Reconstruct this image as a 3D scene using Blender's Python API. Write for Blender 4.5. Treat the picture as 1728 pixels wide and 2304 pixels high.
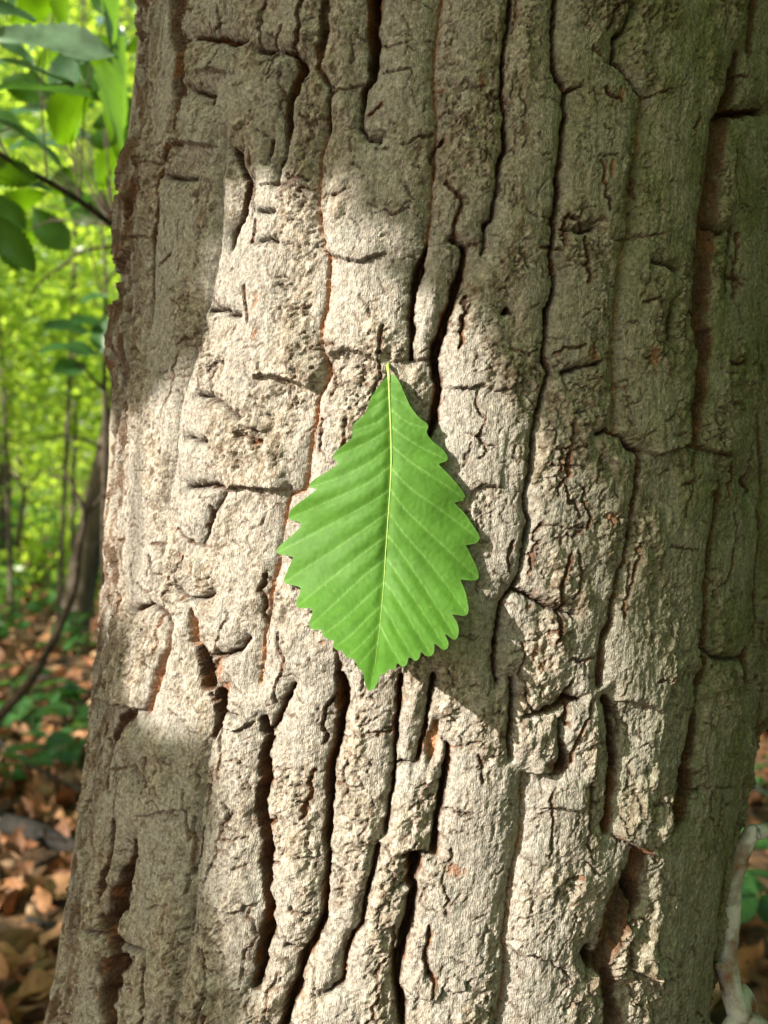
import bpy, math, random, heapq
import numpy as np
from mathutils import Vector, geometry

# ------------------------------------------------------------------ scene, camera, light
scene = bpy.context.scene
for o in list(bpy.data.objects):
    bpy.data.objects.remove(o)
C = scene.collection
rng = np.random.default_rng(7)
random.seed(7)
R = math.radians

CAM_Z = 1.2
cam_data = bpy.data.cameras.new('camera')
cam = bpy.data.objects.new('camera', cam_data)
C.objects.link(cam)
cam.location = (0, 0, CAM_Z)
cam.rotation_euler = (R(90), 0, 0)
cam_data.sensor_fit = 'VERTICAL'
cam_data.sensor_height = 36
cam_data.lens = 36
cam_data.shift_y = -0.0547
cam_data.clip_start = 0.01
cam_data.clip_end = 600
cam_data.dof.use_dof = True
cam_data.dof.focus_distance = 0.64
cam_data.dof.aperture_fstop = 8.0
scene.camera = cam

SUN = Vector((-1.5, -1.0, 0.78)).normalized()      # towards the sun
elev = math.asin(SUN.z)
world = bpy.data.worlds.new('World')
scene.world = world
world.use_nodes = True
nt = world.node_tree
sky = nt.nodes.new('ShaderNodeTexSky')
sky.sky_type = 'NISHITA'
sky.sun_disc = False
sky.sun_elevation = elev
sky.sun_rotation = math.atan2(SUN.x, SUN.y)
sky.dust_density = 2.0
nt.links.new(sky.outputs[0], nt.nodes['Background'].inputs[0])
nt.nodes['Background'].inputs[1].default_value = 0.08
sun_d = bpy.data.lights.new('sun', 'SUN')
sun_d.energy = 5.0
sun_d.angle = R(0.5)
sun_d.color = (1.0, 0.915, 0.80)
sun_o = bpy.data.objects.new('sun', sun_d)
C.objects.link(sun_o)
sun_o.rotation_euler = SUN.to_track_quat('Z', 'Y').to_euler()
sun_o.location = (-6, -4, 6)

vs = scene.view_settings
vs.view_transform = 'Standard'
vs.look = 'None'
vs.gamma = 1.0
vs.exposure = 1.32
vs.use_curve_mapping = False
scene.cycles.max_bounces = 8
scene.cycles.transmission_bounces = 6
scene.cycles.diffuse_bounces = 3

# ------------------------------------------------------------------ photo pixel helpers (source pixels 1728 x 2304)
F, CX, HY = 2304.0, 864.0, 1026.0
def px_dir(x, y):
    return np.array([(x - CX) / F, 1.0, -(y - HY) / F])
def at(x, y, depth):                      # point at a depth (metres along the view axis)
    return Vector(px_dir(x, y) * depth) + Vector((0, 0, CAM_Z))
def ground_at(x, y, z=0.0):
    d = px_dir(x, y)
    return at(x, y, (z - CAM_Z) / d[2])
DSP = 1728.0 / 1659.0                     # a displayed pixel in source pixels

# ------------------------------------------------------------------ helpers
def tag(o, label=None, cat=None, group=None, kind=None):
    if label: o['label'] = label
    if cat: o['category'] = cat
    if group: o['group'] = group
    if kind: o['kind'] = kind
    return o
def empty(name, loc=(0, 0, 0)):
    o = bpy.data.objects.new(name, None)
    o.empty_display_size = 0.05
    C.objects.link(o)
    o.location = loc
    return o
def np_mesh(name, V, Fq, mat, smooth=True, col=None, normals=None):
    """V (n,3); Fq (m,k) constant polygon size"""
    me = bpy.data.meshes.new(name)
    V = np.ascontiguousarray(V, dtype=np.float32); Fq = np.ascontiguousarray(Fq, dtype=np.int32)
    m, k = Fq.shape
    me.vertices.add(len(V)); me.vertices.foreach_set('co', V.ravel())
    me.loops.add(m * k); me.loops.foreach_set('vertex_index', Fq.ravel())
    me.polygons.add(m)
    me.polygons.foreach_set('loop_start', np.arange(0, m * k, k, dtype=np.int32))
    me.update(calc_edges=True)
    me.polygons.foreach_set('use_smooth', np.full(m, smooth, dtype=bool))
    if col is not None:
        a = me.attributes.new('Col', 'FLOAT_COLOR', 'POINT')
        c4 = np.ones((len(V), 4), dtype=np.float32); c4[:, :3] = col
        a.data.foreach_set('color', c4.ravel())
    if normals is not None:
        me.normals_split_custom_set_from_vertices(np.ascontiguousarray(normals, dtype=np.float32))
    if mat: me.materials.append(mat)
    return me
def link(name, me, parent=None):
    o = bpy.data.objects.new(name, me)
    C.objects.link(o)
    if parent is not None:
        o.parent = parent
        if parent.type == 'EMPTY' or True:
            o.matrix_parent_inverse.identity()
    return o
def tube_arrays(pts, radii, seg=8, wob=0.0, seed=0):
    """a tapered tube along points: vertices and quads"""
    r_ = np.random.default_rng(seed)
    P = np.array([tuple(p) for p in pts], float); n = len(P)
    T = np.gradient(P, axis=0); T /= np.linalg.norm(T, axis=1)[:, None]
    ref = np.array([0.31, 0.22, 0.92]) if abs(T[0, 2]) < .9 else np.array([1., .1, 0])
    V = []
    for i in range(n):
        a = np.cross(T[i], ref); a /= np.linalg.norm(a); b = np.cross(T[i], a)
        for s in range(seg):
            an = 2 * math.pi * s / seg
            rr = radii[i] * (1 + wob * r_.standard_normal())
            V.append(P[i] + rr * (math.cos(an) * a + math.sin(an) * b))
    Q = []
    for i in range(n - 1):
        for s in range(seg):
            Q.append((i * seg + s, i * seg + (s + 1) % seg, (i + 1) * seg + (s + 1) % seg, (i + 1) * seg + s))
    e = len(V)
    V.append(P[0] - T[0] * radii[0] * .3); V.append(P[-1] + T[-1] * radii[-1] * .3)
    for s in range(seg):
        Q.append((e, (s + 1) % seg, s, s)); Q.append((e + 1, (n - 1) * seg + s, (n - 1) * seg + (s + 1) % seg, (n - 1) * seg + (s + 1) % seg))
    return np.array(V), Q
def py_mesh(name, V, faces, mat, smooth=True):
    me = bpy.data.meshes.new(name)
    me.from_pydata([tuple(v) for v in V], [], [tuple(dict.fromkeys(f)) for f in faces])
    me.update()
    me.polygons.foreach_set('use_smooth', np.full(len(me.polygons), smooth, dtype=bool))
    if mat: me.materials.append(mat)
    return me
def smooth_path(pts, n):
    P = np.array([tuple(p) for p in pts], float)
    t = np.linspace(0, len(P) - 1, n)
    out = []
    for u in t:
        i = min(int(u), len(P) - 2); f = u - i
        p0 = P[max(i - 1, 0)]; p1 = P[i]; p2 = P[i + 1]; p3 = P[min(i + 2, len(P) - 1)]
        out.append(.5 * ((2 * p1) + (p2 - p0) * f + (2 * p0 - 5 * p1 + 4 * p2 - p3) * f * f + (-p0 + 3 * p1 - 3 * p2 + p3) * f ** 3))
    return np.array(out)
def tube(name, pts, radii, mat, parent=None, seg=8, n=None, wob=0.0, seed=0):
    if n:
        rr = np.interp(np.linspace(0, 1, n), np.linspace(0, 1, len(radii)), radii)
        pts = smooth_path(pts, n); radii = rr
    V, Q = tube_arrays(pts, radii, seg, wob, seed)
    return link(name, py_mesh(name, V, Q, mat), parent)

# numpy gradient noise
def _tab(seed):
    r_ = np.random.default_rng(seed)
    ang = r_.random((256,)) * 2 * np.pi
    perm = r_.permutation(256)
    return np.cos(ang), np.sin(ang), perm
_tabs = {}
def gnoise(x, y, seed=0):
    if seed not in _tabs: _tabs[seed] = _tab(seed)
    gx, gy, perm = _tabs[seed]
    xi = np.floor(x).astype(np.int64); yi = np.floor(y).astype(np.int64)
    xf = x - xi; yf = y - yi
    u = xf * xf * xf * (xf * (xf * 6 - 15) + 10); v = yf * yf * yf * (yf * (yf * 6 - 15) + 10)
    def g(ix, iy, dx, dy):
        h = perm[(perm[ix & 255] + iy) & 255]
        return gx[h] * dx + gy[h] * dy
    a = g(xi, yi, xf, yf); b = g(xi + 1, yi, xf - 1, yf)
    c = g(xi, yi + 1, xf, yf - 1); d = g(xi + 1, yi + 1, xf - 1, yf - 1)
    return 1.4 * ((a + (b - a) * u) + ((c + (d - c) * u) - (a + (b - a) * u)) * v)
def fbm(x, y, octv=4, seed=0, gain=.5):
    s = 0; a = 1; t = 0
    for i in range(octv):
        s = s + a * gnoise(x * 2 ** i + 17.3 * i, y * 2 ** i - 9.1 * i, seed + i); t += a; a *= gain
    return s / t
def sstep(a, b, x):
    t = np.clip((x - a) / (b - a), 0, 1)
    return t * t * (3 - 2 * t)

# ------------------------------------------------------------------ materials
def new_mat(name):
    m = bpy.data.materials.new(name); m.use_nodes = True
    return m, m.node_tree.nodes, m.node_tree.links, m.node_tree.nodes['Principled BSDF']
def bark_material():
    m, N, L, P = new_mat('bark')
    at_ = N.new('ShaderNodeAttribute'); at_.attribute_name = 'Col'
    tc = N.new('ShaderNodeTexCoord')
    n1 = N.new('ShaderNodeTexNoise'); n1.inputs['Scale'].default_value = 420; n1.inputs['Detail'].default_value = 5; n1.inputs['Roughness'].default_value = .65
    L.new(tc.outputs['Object'], n1.inputs['Vector'])
    mp = N.new('ShaderNodeMapping'); mp.inputs['Scale'].default_value = (1, 1, .35)
    L.new(tc.outputs['Object'], mp.inputs['Vector'])
    n2 = N.new('ShaderNodeTexNoise'); n2.inputs['Scale'].default_value = 1100; n2.inputs['Detail'].default_value = 3
    L.new(mp.outputs[0], n2.inputs['Vector'])
    cr = N.new('ShaderNodeMapRange'); cr.inputs['From Min'].default_value = .3; cr.inputs['From Max'].default_value = .7
    cr.inputs['To Min'].default_value = .5; cr.inputs['To Max'].default_value = 1.38
    L.new(n1.outputs[0], cr.inputs['Value'])
    mx = N.new('ShaderNodeVectorMath'); mx.operation = 'SCALE'
    L.new(at_.outputs['Color'], mx.inputs[0]); L.new(cr.outputs[0], mx.inputs['Scale'])
    L.new(mx.outputs[0], P.inputs['Base Color'])
    P.inputs['Roughness'].default_value = .92
    P.inputs['Specular IOR Level'].default_value = .2
    ad = N.new('ShaderNodeMath'); ad.operation = 'ADD'
    L.new(n1.outputs[0], ad.inputs[0]); L.new(n2.outputs[0], ad.inputs[1])
    bp = N.new('ShaderNodeBump'); bp.inputs['Strength'].default_value = 1.0; bp.inputs['Distance'].default_value = .0017
    L.new(ad.outputs[0], bp.inputs['Height']); L.new(bp.outputs[0], P.inputs['Normal'])
    return m
def leaf_material(name, col, trans, fac=.45, rough=.4, scale=60, var=.25, gloss=.5, attr=False, objrand=True):
    m, N, L, P = new_mat(name)
    out = N['Material Output']
    tc = N.new('ShaderNodeTexCoord')
    no = N.new('ShaderNodeTexNoise'); no.inputs['Scale'].default_value = scale; no.inputs['Detail'].default_value = 3
    L.new(tc.outputs['Object'], no.inputs['Vector'])
    mr = N.new('ShaderNodeMapRange'); mr.inputs['From Min'].default_value = .3; mr.inputs['From Max'].default_value = .7
    mr.inputs['To Min'].default_value = 1 - var; mr.inputs['To Max'].default_value = 1 + var
    L.new(no.outputs[0], mr.inputs['Value'])
    def scaled(c):
        s = N.new('ShaderNodeVectorMath'); s.operation = 'SCALE'
        if attr:
            a = N.new('ShaderNodeAttribute'); a.attribute_name = 'Col'
            mu = N.new('ShaderNodeVectorMath'); mu.operation = 'MULTIPLY'; mu.inputs[1].default_value = c
            L.new(a.outputs['Color'], mu.inputs[0]); L.new(mu.outputs[0], s.inputs[0])
        else:
            s.inputs[0].default_value = c
        L.new(mr.outputs[0], s.inputs['Scale'])
        return s.outputs[0]
    L.new(scaled(col), P.inputs['Base Color'])
    P.inputs['Roughness'].default_value = rough
    P.inputs['Specular IOR Level'].default_value = gloss
    tr = N.new('ShaderNodeBsdfTranslucent'); L.new(scaled(trans), tr.inputs['Color'])
    ms = N.new('ShaderNodeMixShader'); ms.inputs[0].default_value = fac
    L.new(P.outputs[0], ms.inputs[1]); L.new(tr.outputs[0], ms.inputs[2])
    L.new(ms.outputs[0], out.inputs['Surface'])
    return m
def noise_material(name, c1, c2, scale, rough=.9, bump=.4, dist=.003, stretch=(1, 1, 1), c3=None, t=(.38, .62)):
    m, N, L, P = new_mat(name)
    tc = N.new('ShaderNodeTexCoord')
    mp = N.new('ShaderNodeMapping'); mp.inputs['Scale'].default_value = stretch
    L.new(tc.outputs['Object'], mp.inputs['Vector'])
    no = N.new('ShaderNodeTexNoise'); no.inputs['Scale'].default_value = scale; no.inputs['Detail'].default_value = 6; no.inputs['Roughness'].default_value = .6
    L.new(mp.outputs[0], no.inputs['Vector'])
    rp = N.new('ShaderNodeValToRGB')
    rp.color_ramp.elements[0].position = t[0]; rp.color_ramp.elements[0].color = (*c1, 1)
    rp.color_ramp.elements[1].position = t[1]; rp.color_ramp.elements[1].color = (*c2, 1)
    if c3:
        e = rp.color_ramp.elements.new(.5 * (t[0] + t[1])); e.color = (*c3, 1)
    L.new(no.outputs[0], rp.inputs[0]); L.new(rp.outputs[0], P.inputs['Base Color'])
    P.inputs['Roughness'].default_value = rough; P.inputs['Specular IOR Level'].default_value = .25
    bp = N.new('ShaderNodeBump'); bp.inputs['Strength'].default_value = bump; bp.inputs['Distance'].default_value = dist
    L.new(no.outputs[0], bp.inputs['Height']); L.new(bp.outputs[0], P.inputs['Normal'])
    return m
M = {}
M['bark'] = bark_material()
M['oak_leaf'] = leaf_material('oak_leaf_green', (1, 1, 1), (1.1, 1.5, .35), fac=.2, rough=.6, scale=220, var=.08, gloss=.2, attr=True)
M['rib'] = noise_material('leaf_rib', (.26, .38, .09), (.32, .44, .11), 300, rough=.5, bump=.05)
M['near_leaf'] = leaf_material('branch_leaf', (.04, .11, .02), (.135, .29, .004), fac=.5, rough=.33, scale=25, var=.2, gloss=.6)
M['near_leaf_blue'] = leaf_material('branch_leaf_upper', (.05, .12, .06), (.10, .26, .03), fac=.3, rough=.3, scale=25, var=.2, gloss=.7)
M['glare_leaf'] = leaf_material('branch_leaf_glare', (.12, .20, .13), (.10, .26, .03), fac=.15, rough=.4, scale=40, var=.35, gloss=1.0)  # glossy leaf with a raised base colour that imitates glare
M['far_leaf'] = leaf_material('woods_leaf', (.12, .22, .03), (.62, .85, .07), fac=.58, rough=.32, scale=.9, var=.4, gloss=.5)
M['plant_leaf'] = leaf_material('seedling_leaf', (.038, .115, .028), (.12, .30, .03), fac=.4, rough=.45, scale=8, var=.3)
M['dead_leaf'] = leaf_material('dead_leaf', (1, 1, 1), (1, .7, .4), fac=.15, rough=.65, scale=40, var=.3, gloss=.3, attr=True)
M['twig'] = noise_material('twig_bark', (.035, .026, .018), (.09, .07, .05), 60, bump=.5)
M['far_bark'] = noise_material('woods_bark', (.05, .04, .03), (.15, .125, .095), 14, stretch=(1, 1, .2), bump=.8, dist=.02)
M['lichen'] = noise_material('lichened_bark', (.19, .095, .05), (.44, .45, .43), 34, bump=.9, dist=.003, c3=(.27, .25, .225), t=(.38, .56))
M['log'] = noise_material('shade_dark_wood', (.009, .008, .007), (.028, .025, .021), 30, bump=.6, dist=.006)  # colour darkened to imitate the shade this wood lies in
M['soil'] = noise_material('forest_floor', (.035, .022, .012), (.16, .09, .045), 9, bump=1, dist=.03, c3=(.08, .05, .025))
M['stem'] = noise_material('green_stem', (.06, .09, .03), (.1, .14, .05), 50)

# ------------------------------------------------------------------ the ground
gx = np.concatenate([np.linspace(-160, -14, 14), np.linspace(-12, 8, 90), np.linspace(10, 160, 14)])
gy = np.concatenate([np.linspace(-60, -6, 8), np.linspace(-5, 16, 95), np.linspace(18, 200, 16)])
GX, GY = np.meshgrid(gx, gy)
def ground_z(x, y):
    return .05 * fbm(np.asarray(x, float) * .45, np.asarray(y, float) * .45, 4, 51) + .012 * np.clip(np.asarray(y, float) - 9, 0, 200)
GZ = ground_z(GX, GY)
nx, ny = len(gx), len(gy)
idx = np.arange(nx * ny).reshape(ny, nx)
Q = np.stack([idx[:-1, :-1], idx[:-1, 1:], idx[1:, 1:], idx[1:, :-1]], -1).reshape(-1, 4)
tag(link('ground', np_mesh('ground', np.stack([GX, GY, GZ], -1).reshape(-1, 3), Q, M['soil'])), kind='structure')

# ------------------------------------------------------------------ the big oak trunk
AY = 0.92                                  # distance to the trunk's axis
edge_rows = [(0, 302, 1700), (200, 288, 1690), (400, 272, 1680), (560, 266, 1675), (700, 242, 1672), (900, 238, 1670), (1000, 238, 1668),
             (1200, 222, 1664), (1350, 206, 1660), (1500, 188, 1652), (1700, 172, 1628), (1800, 160, 1604), (1950, 142, 1570), (2050, 120, 1552), (2212, 92, 1545)]
tz, tcx, tr = [], [], []
for y, xl, xr in edge_rows:
    al = math.atan((xl * DSP - CX) / F); ar = math.atan(((xr + 12) * DSP - CX) / F)
    c = (al + ar) / 2; a = (ar - al) / 2
    dist = AY / math.cos(c)
    dep = dist * math.cos(a) * .97
    tz.append(CAM_Z - (y * DSP - HY) / F * dep); tcx.append(AY * math.tan(c)); tr.append(dist * math.sin(a))
tz = np.array(tz)[::-1]; tcx = np.array(tcx)[::-1]; tr = np.array(tr)[::-1]
# smooth the fits and go on beyond the frame
pc = np.polyfit(tz, tcx, 3); pr = np.polyfit(tz, tr, 3)
zlo, zhi = tz[0], tz[-1]
def ext(p, z, slo, shi):
    zc = np.clip(z, zlo, zhi)
    return np.polyval(p, zc) + slo * np.clip(zlo - z, 0, None) + shi * np.clip(z - zhi, 0, None)
def axis_x(z): return ext(pc, np.asarray(z, float), -.12, .045)
def radius(z):
    z = np.asarray(z, float)
    return ext(pr, z, .10, -.012) + .16 * np.clip(.35 - z, 0, 1) ** 1.5
RS = 0.28                                   # arc scale: s = RS * theta
H0 = .008                                   # mean bark relief

def px_to_surface(P):
    """source pixels (n,2) -> (s, z) on the smooth trunk"""
    P = np.asarray(P, float)
    dx = (P[:, 0] - CX) / F; dz = -(P[:, 1] - HY) / F
    z = CAM_Z + dz * .66
    for _ in range(12):
        c = axis_x(z); r = radius(z)
        A = dx * dx + 1; B = -2 * (dx * c + AY); Cc = c * c + AY * AY - r * r
        disc = B * B - 4 * A * Cc
        t = np.where(disc > 0, (-B - np.sqrt(np.maximum(disc, 0))) / (2 * A), -B / (2 * A))
        z = CAM_Z + dz * t
    th = np.arctan2(t * dx - axis_x(z), AY - t)
    return np.stack([th * RS, z], -1)

# --- lines traced along the fissures, in enlarged tiles of the photograph (tile origin in source px, 1.92 enlarged)
TO = {1: (0, 0), 2: (864, 0), 3: (0, 768), 4: (864, 768), 5: (0, 1536), 6: (864, 1536)}
TS = 1659 / 864.0
ZPX = 0.000150                              # metres per enlarged pixel on the bark
LINES = []
def ln(tile, kind, w, *pts, amp=None):
    """kind: c crack, s seam (valley with an orange line), v smooth valley, p step (upper side proud), b brown furrow, h hairline.
    a point may carry its own width as third number"""
    P = []; W = []
    cw = w
    for p in pts:
        if len(p) > 2: cw = p[2]
        P.append((TO[tile][0] + p[0] / TS, TO[tile][1] + p[1] / TS)); W.append(cw)
    P = np.array(P, float)
    # a width seen at the turning side of the trunk is wider on the bark itself
    A0 = px_to_surface(P - np.array([5, 0])); A1 = px_to_surface(P + np.array([5, 0]))
    fs = np.clip(np.abs(A1[:, 0] - A0[:, 0]) / (10 * TS * ZPX), 1, 2.4)
    q = px_to_surface(P)
    tan = np.abs(np.gradient(q, axis=0)) if len(q) > 1 else np.ones((1, 2))
    vert = tan[:, 1] / (tan.sum(1) + 1e-9)
    LINES.append((kind, q, np.array(W) * ZPX * (1 + (fs - 1) * vert) * (.72 + .28 * sstep(.3, .6, vert)), amp))
# tile 1
ln(1, 'b', 22, (588, -40), (598, 100), (604, 250), (600, 400), (598, 500), (585, 620), (575, 780), (560, 900), (545, 1040))
ln(1, 'b', 44, (772, -40, 66), (762, 100, 60), (775, 200, 44), (770, 300), (770, 400), (755, 500, 36), (735, 600, 22), (700, 700, 30), (680, 780), (670, 900, 16), (660, 1000), (655, 1150), (650, 1300, 12), (630, 1475, 10))
ln(1, 'c', 13, (835, 160), (900, 165, 18), (960, 170), (1010, 185), (1060, 170, 8))
ln(1, 'c', 11, (835, 385), (870, 405), (905, 410), (908, 440))
ln(1, 'c', 9, (720, 765), (780, 770), (840, 772))
ln(1, 'h', 7, (550, 1020), (600, 1022), (645, 1025))
ln(1, 'h', 7, (600, 700), (650, 700), (690, 705))
ln(1, 'c', 24, (1105, 212, 8), (1140, 215, 16), (1165, 224, 34), (1182, 224, 8))
ln(1, 'c', 24, (1225, 222, 14), (1262, 235), (1285, 262, 28), (1305, 295, 30), (1280, 330, 34), (1262, 385, 38), (1240, 425, 28), (1236, 480, 28), (1236, 540, 26), (1228, 605, 14), (1222, 680, 9), (1196, 720, 9), (1185, 790, 7))
ln(1, 'b', 30, (1405, -40, 34), (1392, 60), (1396, 130), (1386, 200), (1366, 285, 26), (1392, 325, 18), (1420, 370, 14), (1422, 450, 12), (1412, 560, 12))
ln(1, 's', 9, (1412, 560), (1398, 600), (1376, 680), (1370, 790), (1370, 850), (1365, 900), (1375, 1000), (1390, 1060), (1410, 1110), (1410, 1200), (1405, 1300), (1385, 1400), (1378, 1475))
ln(1, 'c', 48, (1607, -40, 52), (1605, 100, 46), (1612, 200, 38), (1606, 300, 30), (1590, 360, 16))
ln(1, 'c', 20, (1575, 365), (1562, 400), (1560, 440, 14), (1555, 490, 9), (1556, 560, 7), (1590, 600, 6), (1640, 605, 6))
ln(1, 'h', 8, (1428, 402), (1480, 385), (1530, 367), (1590, 360))
ln(1, 'v', 10, (962, 600), (956, 700), (948, 800), (945, 900), (940, 1000), (930, 1100), (900, 1250), (872, 1400), (855, 1475))
ln(1, 'c', 22, (1000, 640, 10), (1028, 690, 26), (1036, 745, 18), (1060, 775, 10))
ln(1, 'c', 20, (1058, 785), (1046, 860, 22), (1036, 925, 20), (1018, 965, 14), (996, 1010, 12), (990, 1065, 8))
ln(1, 'c', 10, (1165, 605), (1156, 650), (1152, 690, 6))
ln(1, 'h', 8, (1125, 795), (1200, 790), (1280, 800), (1340, 822))
ln(1, 'h', 6, (1380, 850), (1450, 840), (1495, 818))
ln(1, 'p', 9, (1375, 1060), (1400, 1090), (1460, 1110), (1500, 1128), (1560, 1142), (1600, 1112), (1670, 1098), amp=.0035)
ln(1, 'c', 9, (905, 1345), (950, 1335), (985, 1350), (1030, 1362))
ln(1, 'p', 5, (745, 640), (810, 622), (870, 625), (915, 650), amp=.0035)
ln(1, 'p', 5, (850, 320), (920, 300), (990, 318), amp=.003)
ln(1, 'h', 9, (1100, 950), (1104, 1000), (1095, 1050))
ln(1, 'c', 12, (1120, 910, 5), (1150, 912), (1180, 915, 5))
ln(1, 'c', 12, (1130, 1040, 6), (1160, 1035), (1195, 1045, 6))
# tile 2
ln(2, 's', 9, (248, -40), (230, 100), (215, 250), (214, 350), (215, 450), (226, 530), (215, 650), (205, 800), (195, 950), (182, 1050))
ln(2, 'c', 22, (180, 1050, 10), (150, 1150, 30), (126, 1250, 26), (116, 1350, 20), (116, 1475, 20), )
ln(2, 'c', 11, (552, -40), (540, 80), (525, 180), (515, 270, 12), (515, 350, 15), (510, 420, 13), (530, 490), (520, 570), (527, 630, 13), (500, 700), (490, 800, 8), (475, 880), (465, 940), (435, 970, 13), (435, 1030, 8), (425, 1095, 6))
ln(2, 'c', 13, (746, -40), (740, 100), (735, 200), (742, 290, 16), (780, 360, 20), (790, 400, 18), (790, 480, 15), (780, 560, 13), (770, 650, 11), (760, 750, 17), (755, 850, 16), (740, 950, 15), (740, 1010, 12), (725, 1100, 13), (745, 1190, 15), (740, 1270, 13), (710, 1340, 15), (705, 1475, 12))
ln(2, 'c', 12, (790, 388), (820, 378), (850, 372, 6))
ln(2, 'c', 10, (1078, 20, 6), (1050, 120), (1006, 160, 13), (1000, 260, 13), (1050, 310, 10), (1080, 360), (1130, 430, 9))
ln(2, 's', 7, (1130, 430), (1115, 600), (1100, 720), (1080, 850), (1080, 980), (1070, 1030), (1045, 1100), (1022, 1300), (1012, 1475))
ln(2, 'h', 7, (1130, 430), (1180, 402), (1240, 388))
ln(2, 'c', 40, (1548, 235, 24), (1525, 330, 44), (1512, 400, 46), (1490, 470, 56))
ln(2, 'c', 26, (1480, 485, 34), (1560, 482, 30), (1650, 478, 20))
ln(2, 'b', 60, (1470, 520, 50), (1440, 750), (1420, 950), (1400, 1100), (1385, 1300), (1370, 1475))
ln(2, 's', 6, (1442, 520), (1412, 750), (1390, 950), (1375, 1100), (1360, 1400))
ln(2, 'c', 14, (1395, 915), (1450, 1000, 16), (1492, 1010, 10))
ln(2, 'c', 12, (1525, 985), (1505, 1100), (1500, 1250, 10))
ln(2, 'h', 7, (615, 908), (660, 935), (732, 940))
ln(2, 'c', 10, (770, 988, 6), (850, 1000), (912, 985, 14))
ln(2, 'h', 7, (975, 1028), (1030, 1037), (1080, 1020), (1150, 1020), (1215, 1008))
ln(2, 'c', 20, (283, 1028, 8), (330, 1060, 11), (347, 1085, 20), (336, 1150, 23), (312, 1220, 25), (290, 1300, 30), (260, 1380, 34), (233, 1475, 36))
ln(2, 'h', 6, (350, 1070), (400, 1050), (435, 1030))
ln(2, 'c', 28, (520, 1356, 10), (537, 1340, 30), (552, 1352, 10))
ln(2, 'c', 9, (1252, 1315), (1240, 1400), (1245, 1470))
ln(2, 'h', 7, (-5, 310), (60, 308), (110, 295))
ln(2, 'h', 6, (-5, 195), (50, 195), (110, 185))
ln(2, 'h', 7, (0, 905), (40, 928), (75, 920), (105, 895))
ln(2, 'b', 34, (1600, -40), (1590, 100), (1585, 220, 20))
ln(2, 'c', 9, (1170, 1130), (1210, 1140), (1280, 1165))
# tile 4
ln(4, 'c', 22, (116, -20, 20), (114, 70, 22))
ln(4, 'p', 12, (30, 92), (100, 78), (120, 76), (215, 80), amp=.003)
ln(4, 'c', 30, (232, -20, 36), (212, 80, 28), (226, 150, 28), (236, 200, 27), (216, 300, 31), (205, 370, 26), (198, 415, 14))
ln(4, 'c', 10, (705, -20, 12), (695, 70, 13), (720, 130, 15), (700, 180, 11), (680, 250), (660, 350), (645, 450, 9), (640, 560, 8), (610, 660), (614, 720, 9), (630, 780), (615, 850, 8), (600, 950, 8), (575, 1040, 9), (540, 1090, 13), (505, 1130, 11), (500, 1200), (490, 1260), (480, 1330, 12), (475, 1400, 10), (492, 1475, 10))
ln(4, 'c', 10, (775, 138), (850, 115), (935, 95))
ln(4, 'h', 6, (455, 8), (540, 35), (630, 50), (675, 28))
ln(4, 'p', 9, (265, 200), (370, 205), (420, 185), (480, 210), (540, 215), (580, 180), (615, 168), amp=.0025)
ln(4, 'h', 7, (398, 400), (440, 447), (475, 460))
ln(4, 'p', 6, (375, 655), (430, 622), (505, 630), amp=.002)
ln(4, 'c', 13, (930, 402), (970, 380, 17), (1030, 410, 13), (1090, 470, 18), (1120, 482, 16))
ln(4, 'p', 10, (1120, 482), (1190, 492), (1250, 467), (1320, 450), (1400, 470, 12), (1450, 490, 18), (1505, 492, 22), amp=.004)
ln(4, 's', 8, (1008, -20), (1010, 150), (1010, 300), (1012, 395))
ln(4, 'b', 20, (1115, 492, 24), (1100, 600, 22), (1085, 700, 19), (1065, 850, 16), (1045, 950, 20), (1000, 1080, 18), (985, 1200, 22), (950, 1300, 24), (935, 1475, 30))
ln(4, 'c', 12, (568, 1073), (640, 1110, 14), (700, 1140, 13), (770, 1170, 11), (825, 1192, 6))
ln(4, 'h', 7, (685, 795), (760, 800), (800, 806), (875, 798))
ln(4, 'h', 9, (715, 530), (800, 542), (850, 536))
ln(4, 'h', 8, (910, 325), (965, 320))
ln(4, 'h', 6, (1235, 885), (1290, 895), (1350, 896))
ln(4, 'b', 42, (1450, 620, 20), (1432, 800), (1412, 900), (1402, 1100), (1392, 1300), (1382, 1475))
ln(4, 'b', 50, (1395, -20), (1370, 200), (1340, 420, 40))
ln(4, 'c', 16, (1560, 590), (1590, 640), (1560, 680, 8))
ln(4, 'b', 20, (1622, 300), (1632, 600), (1616, 900), (1602, 1300))
ln(4, 'c', 10, (1378, 1308), (1440, 1370), (1565, 1372))
ln(4, 'c', 25, (1572, 1350), (1578, 1500))
# tile 3
ln(3, 's', 10, (1378, -20), (1400, 80), (1410, 150), (1370, 230), (1355, 320), (1335, 430), (1320, 560), (1305, 640), (1235, 660), (1215, 750), (1195, 850), (1190, 950), (1165, 1050), (1150, 1130), (1130, 1250), (1112, 1400), (1106, 1475))
ln(3, 'c', 9, (855, 238), (900, 240), (950, 265), (1000, 310), (1035, 332))
ln(3, 'c', 9, (815, 418), (850, 430), (895, 430))
ln(3, 'c', 12, (815, 632), (880, 625), (940, 620), (980, 642))
ln(3, 'p', 8, (960, 650), (1030, 632), (1100, 630), (1180, 645), (1245, 640), amp=.006)
ln(3, 'p', 4, (1090, 165), (1150, 150), (1220, 160), (1300, 195), (1365, 215), amp=.006)
ln(3, 'p', 4, (1010, 400), (1080, 375), (1150, 395), amp=.003)
ln(3, 'p', 5, (1400, 70), (1480, 32), (1560, 55), (1659, 98), amp=.004)
ln(3, 'h', 8, (825, 868), (880, 885), (925, 890))
ln(3, 'c', 10, (745, 1072), (790, 1105), (860, 1112), (915, 1092))
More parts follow.
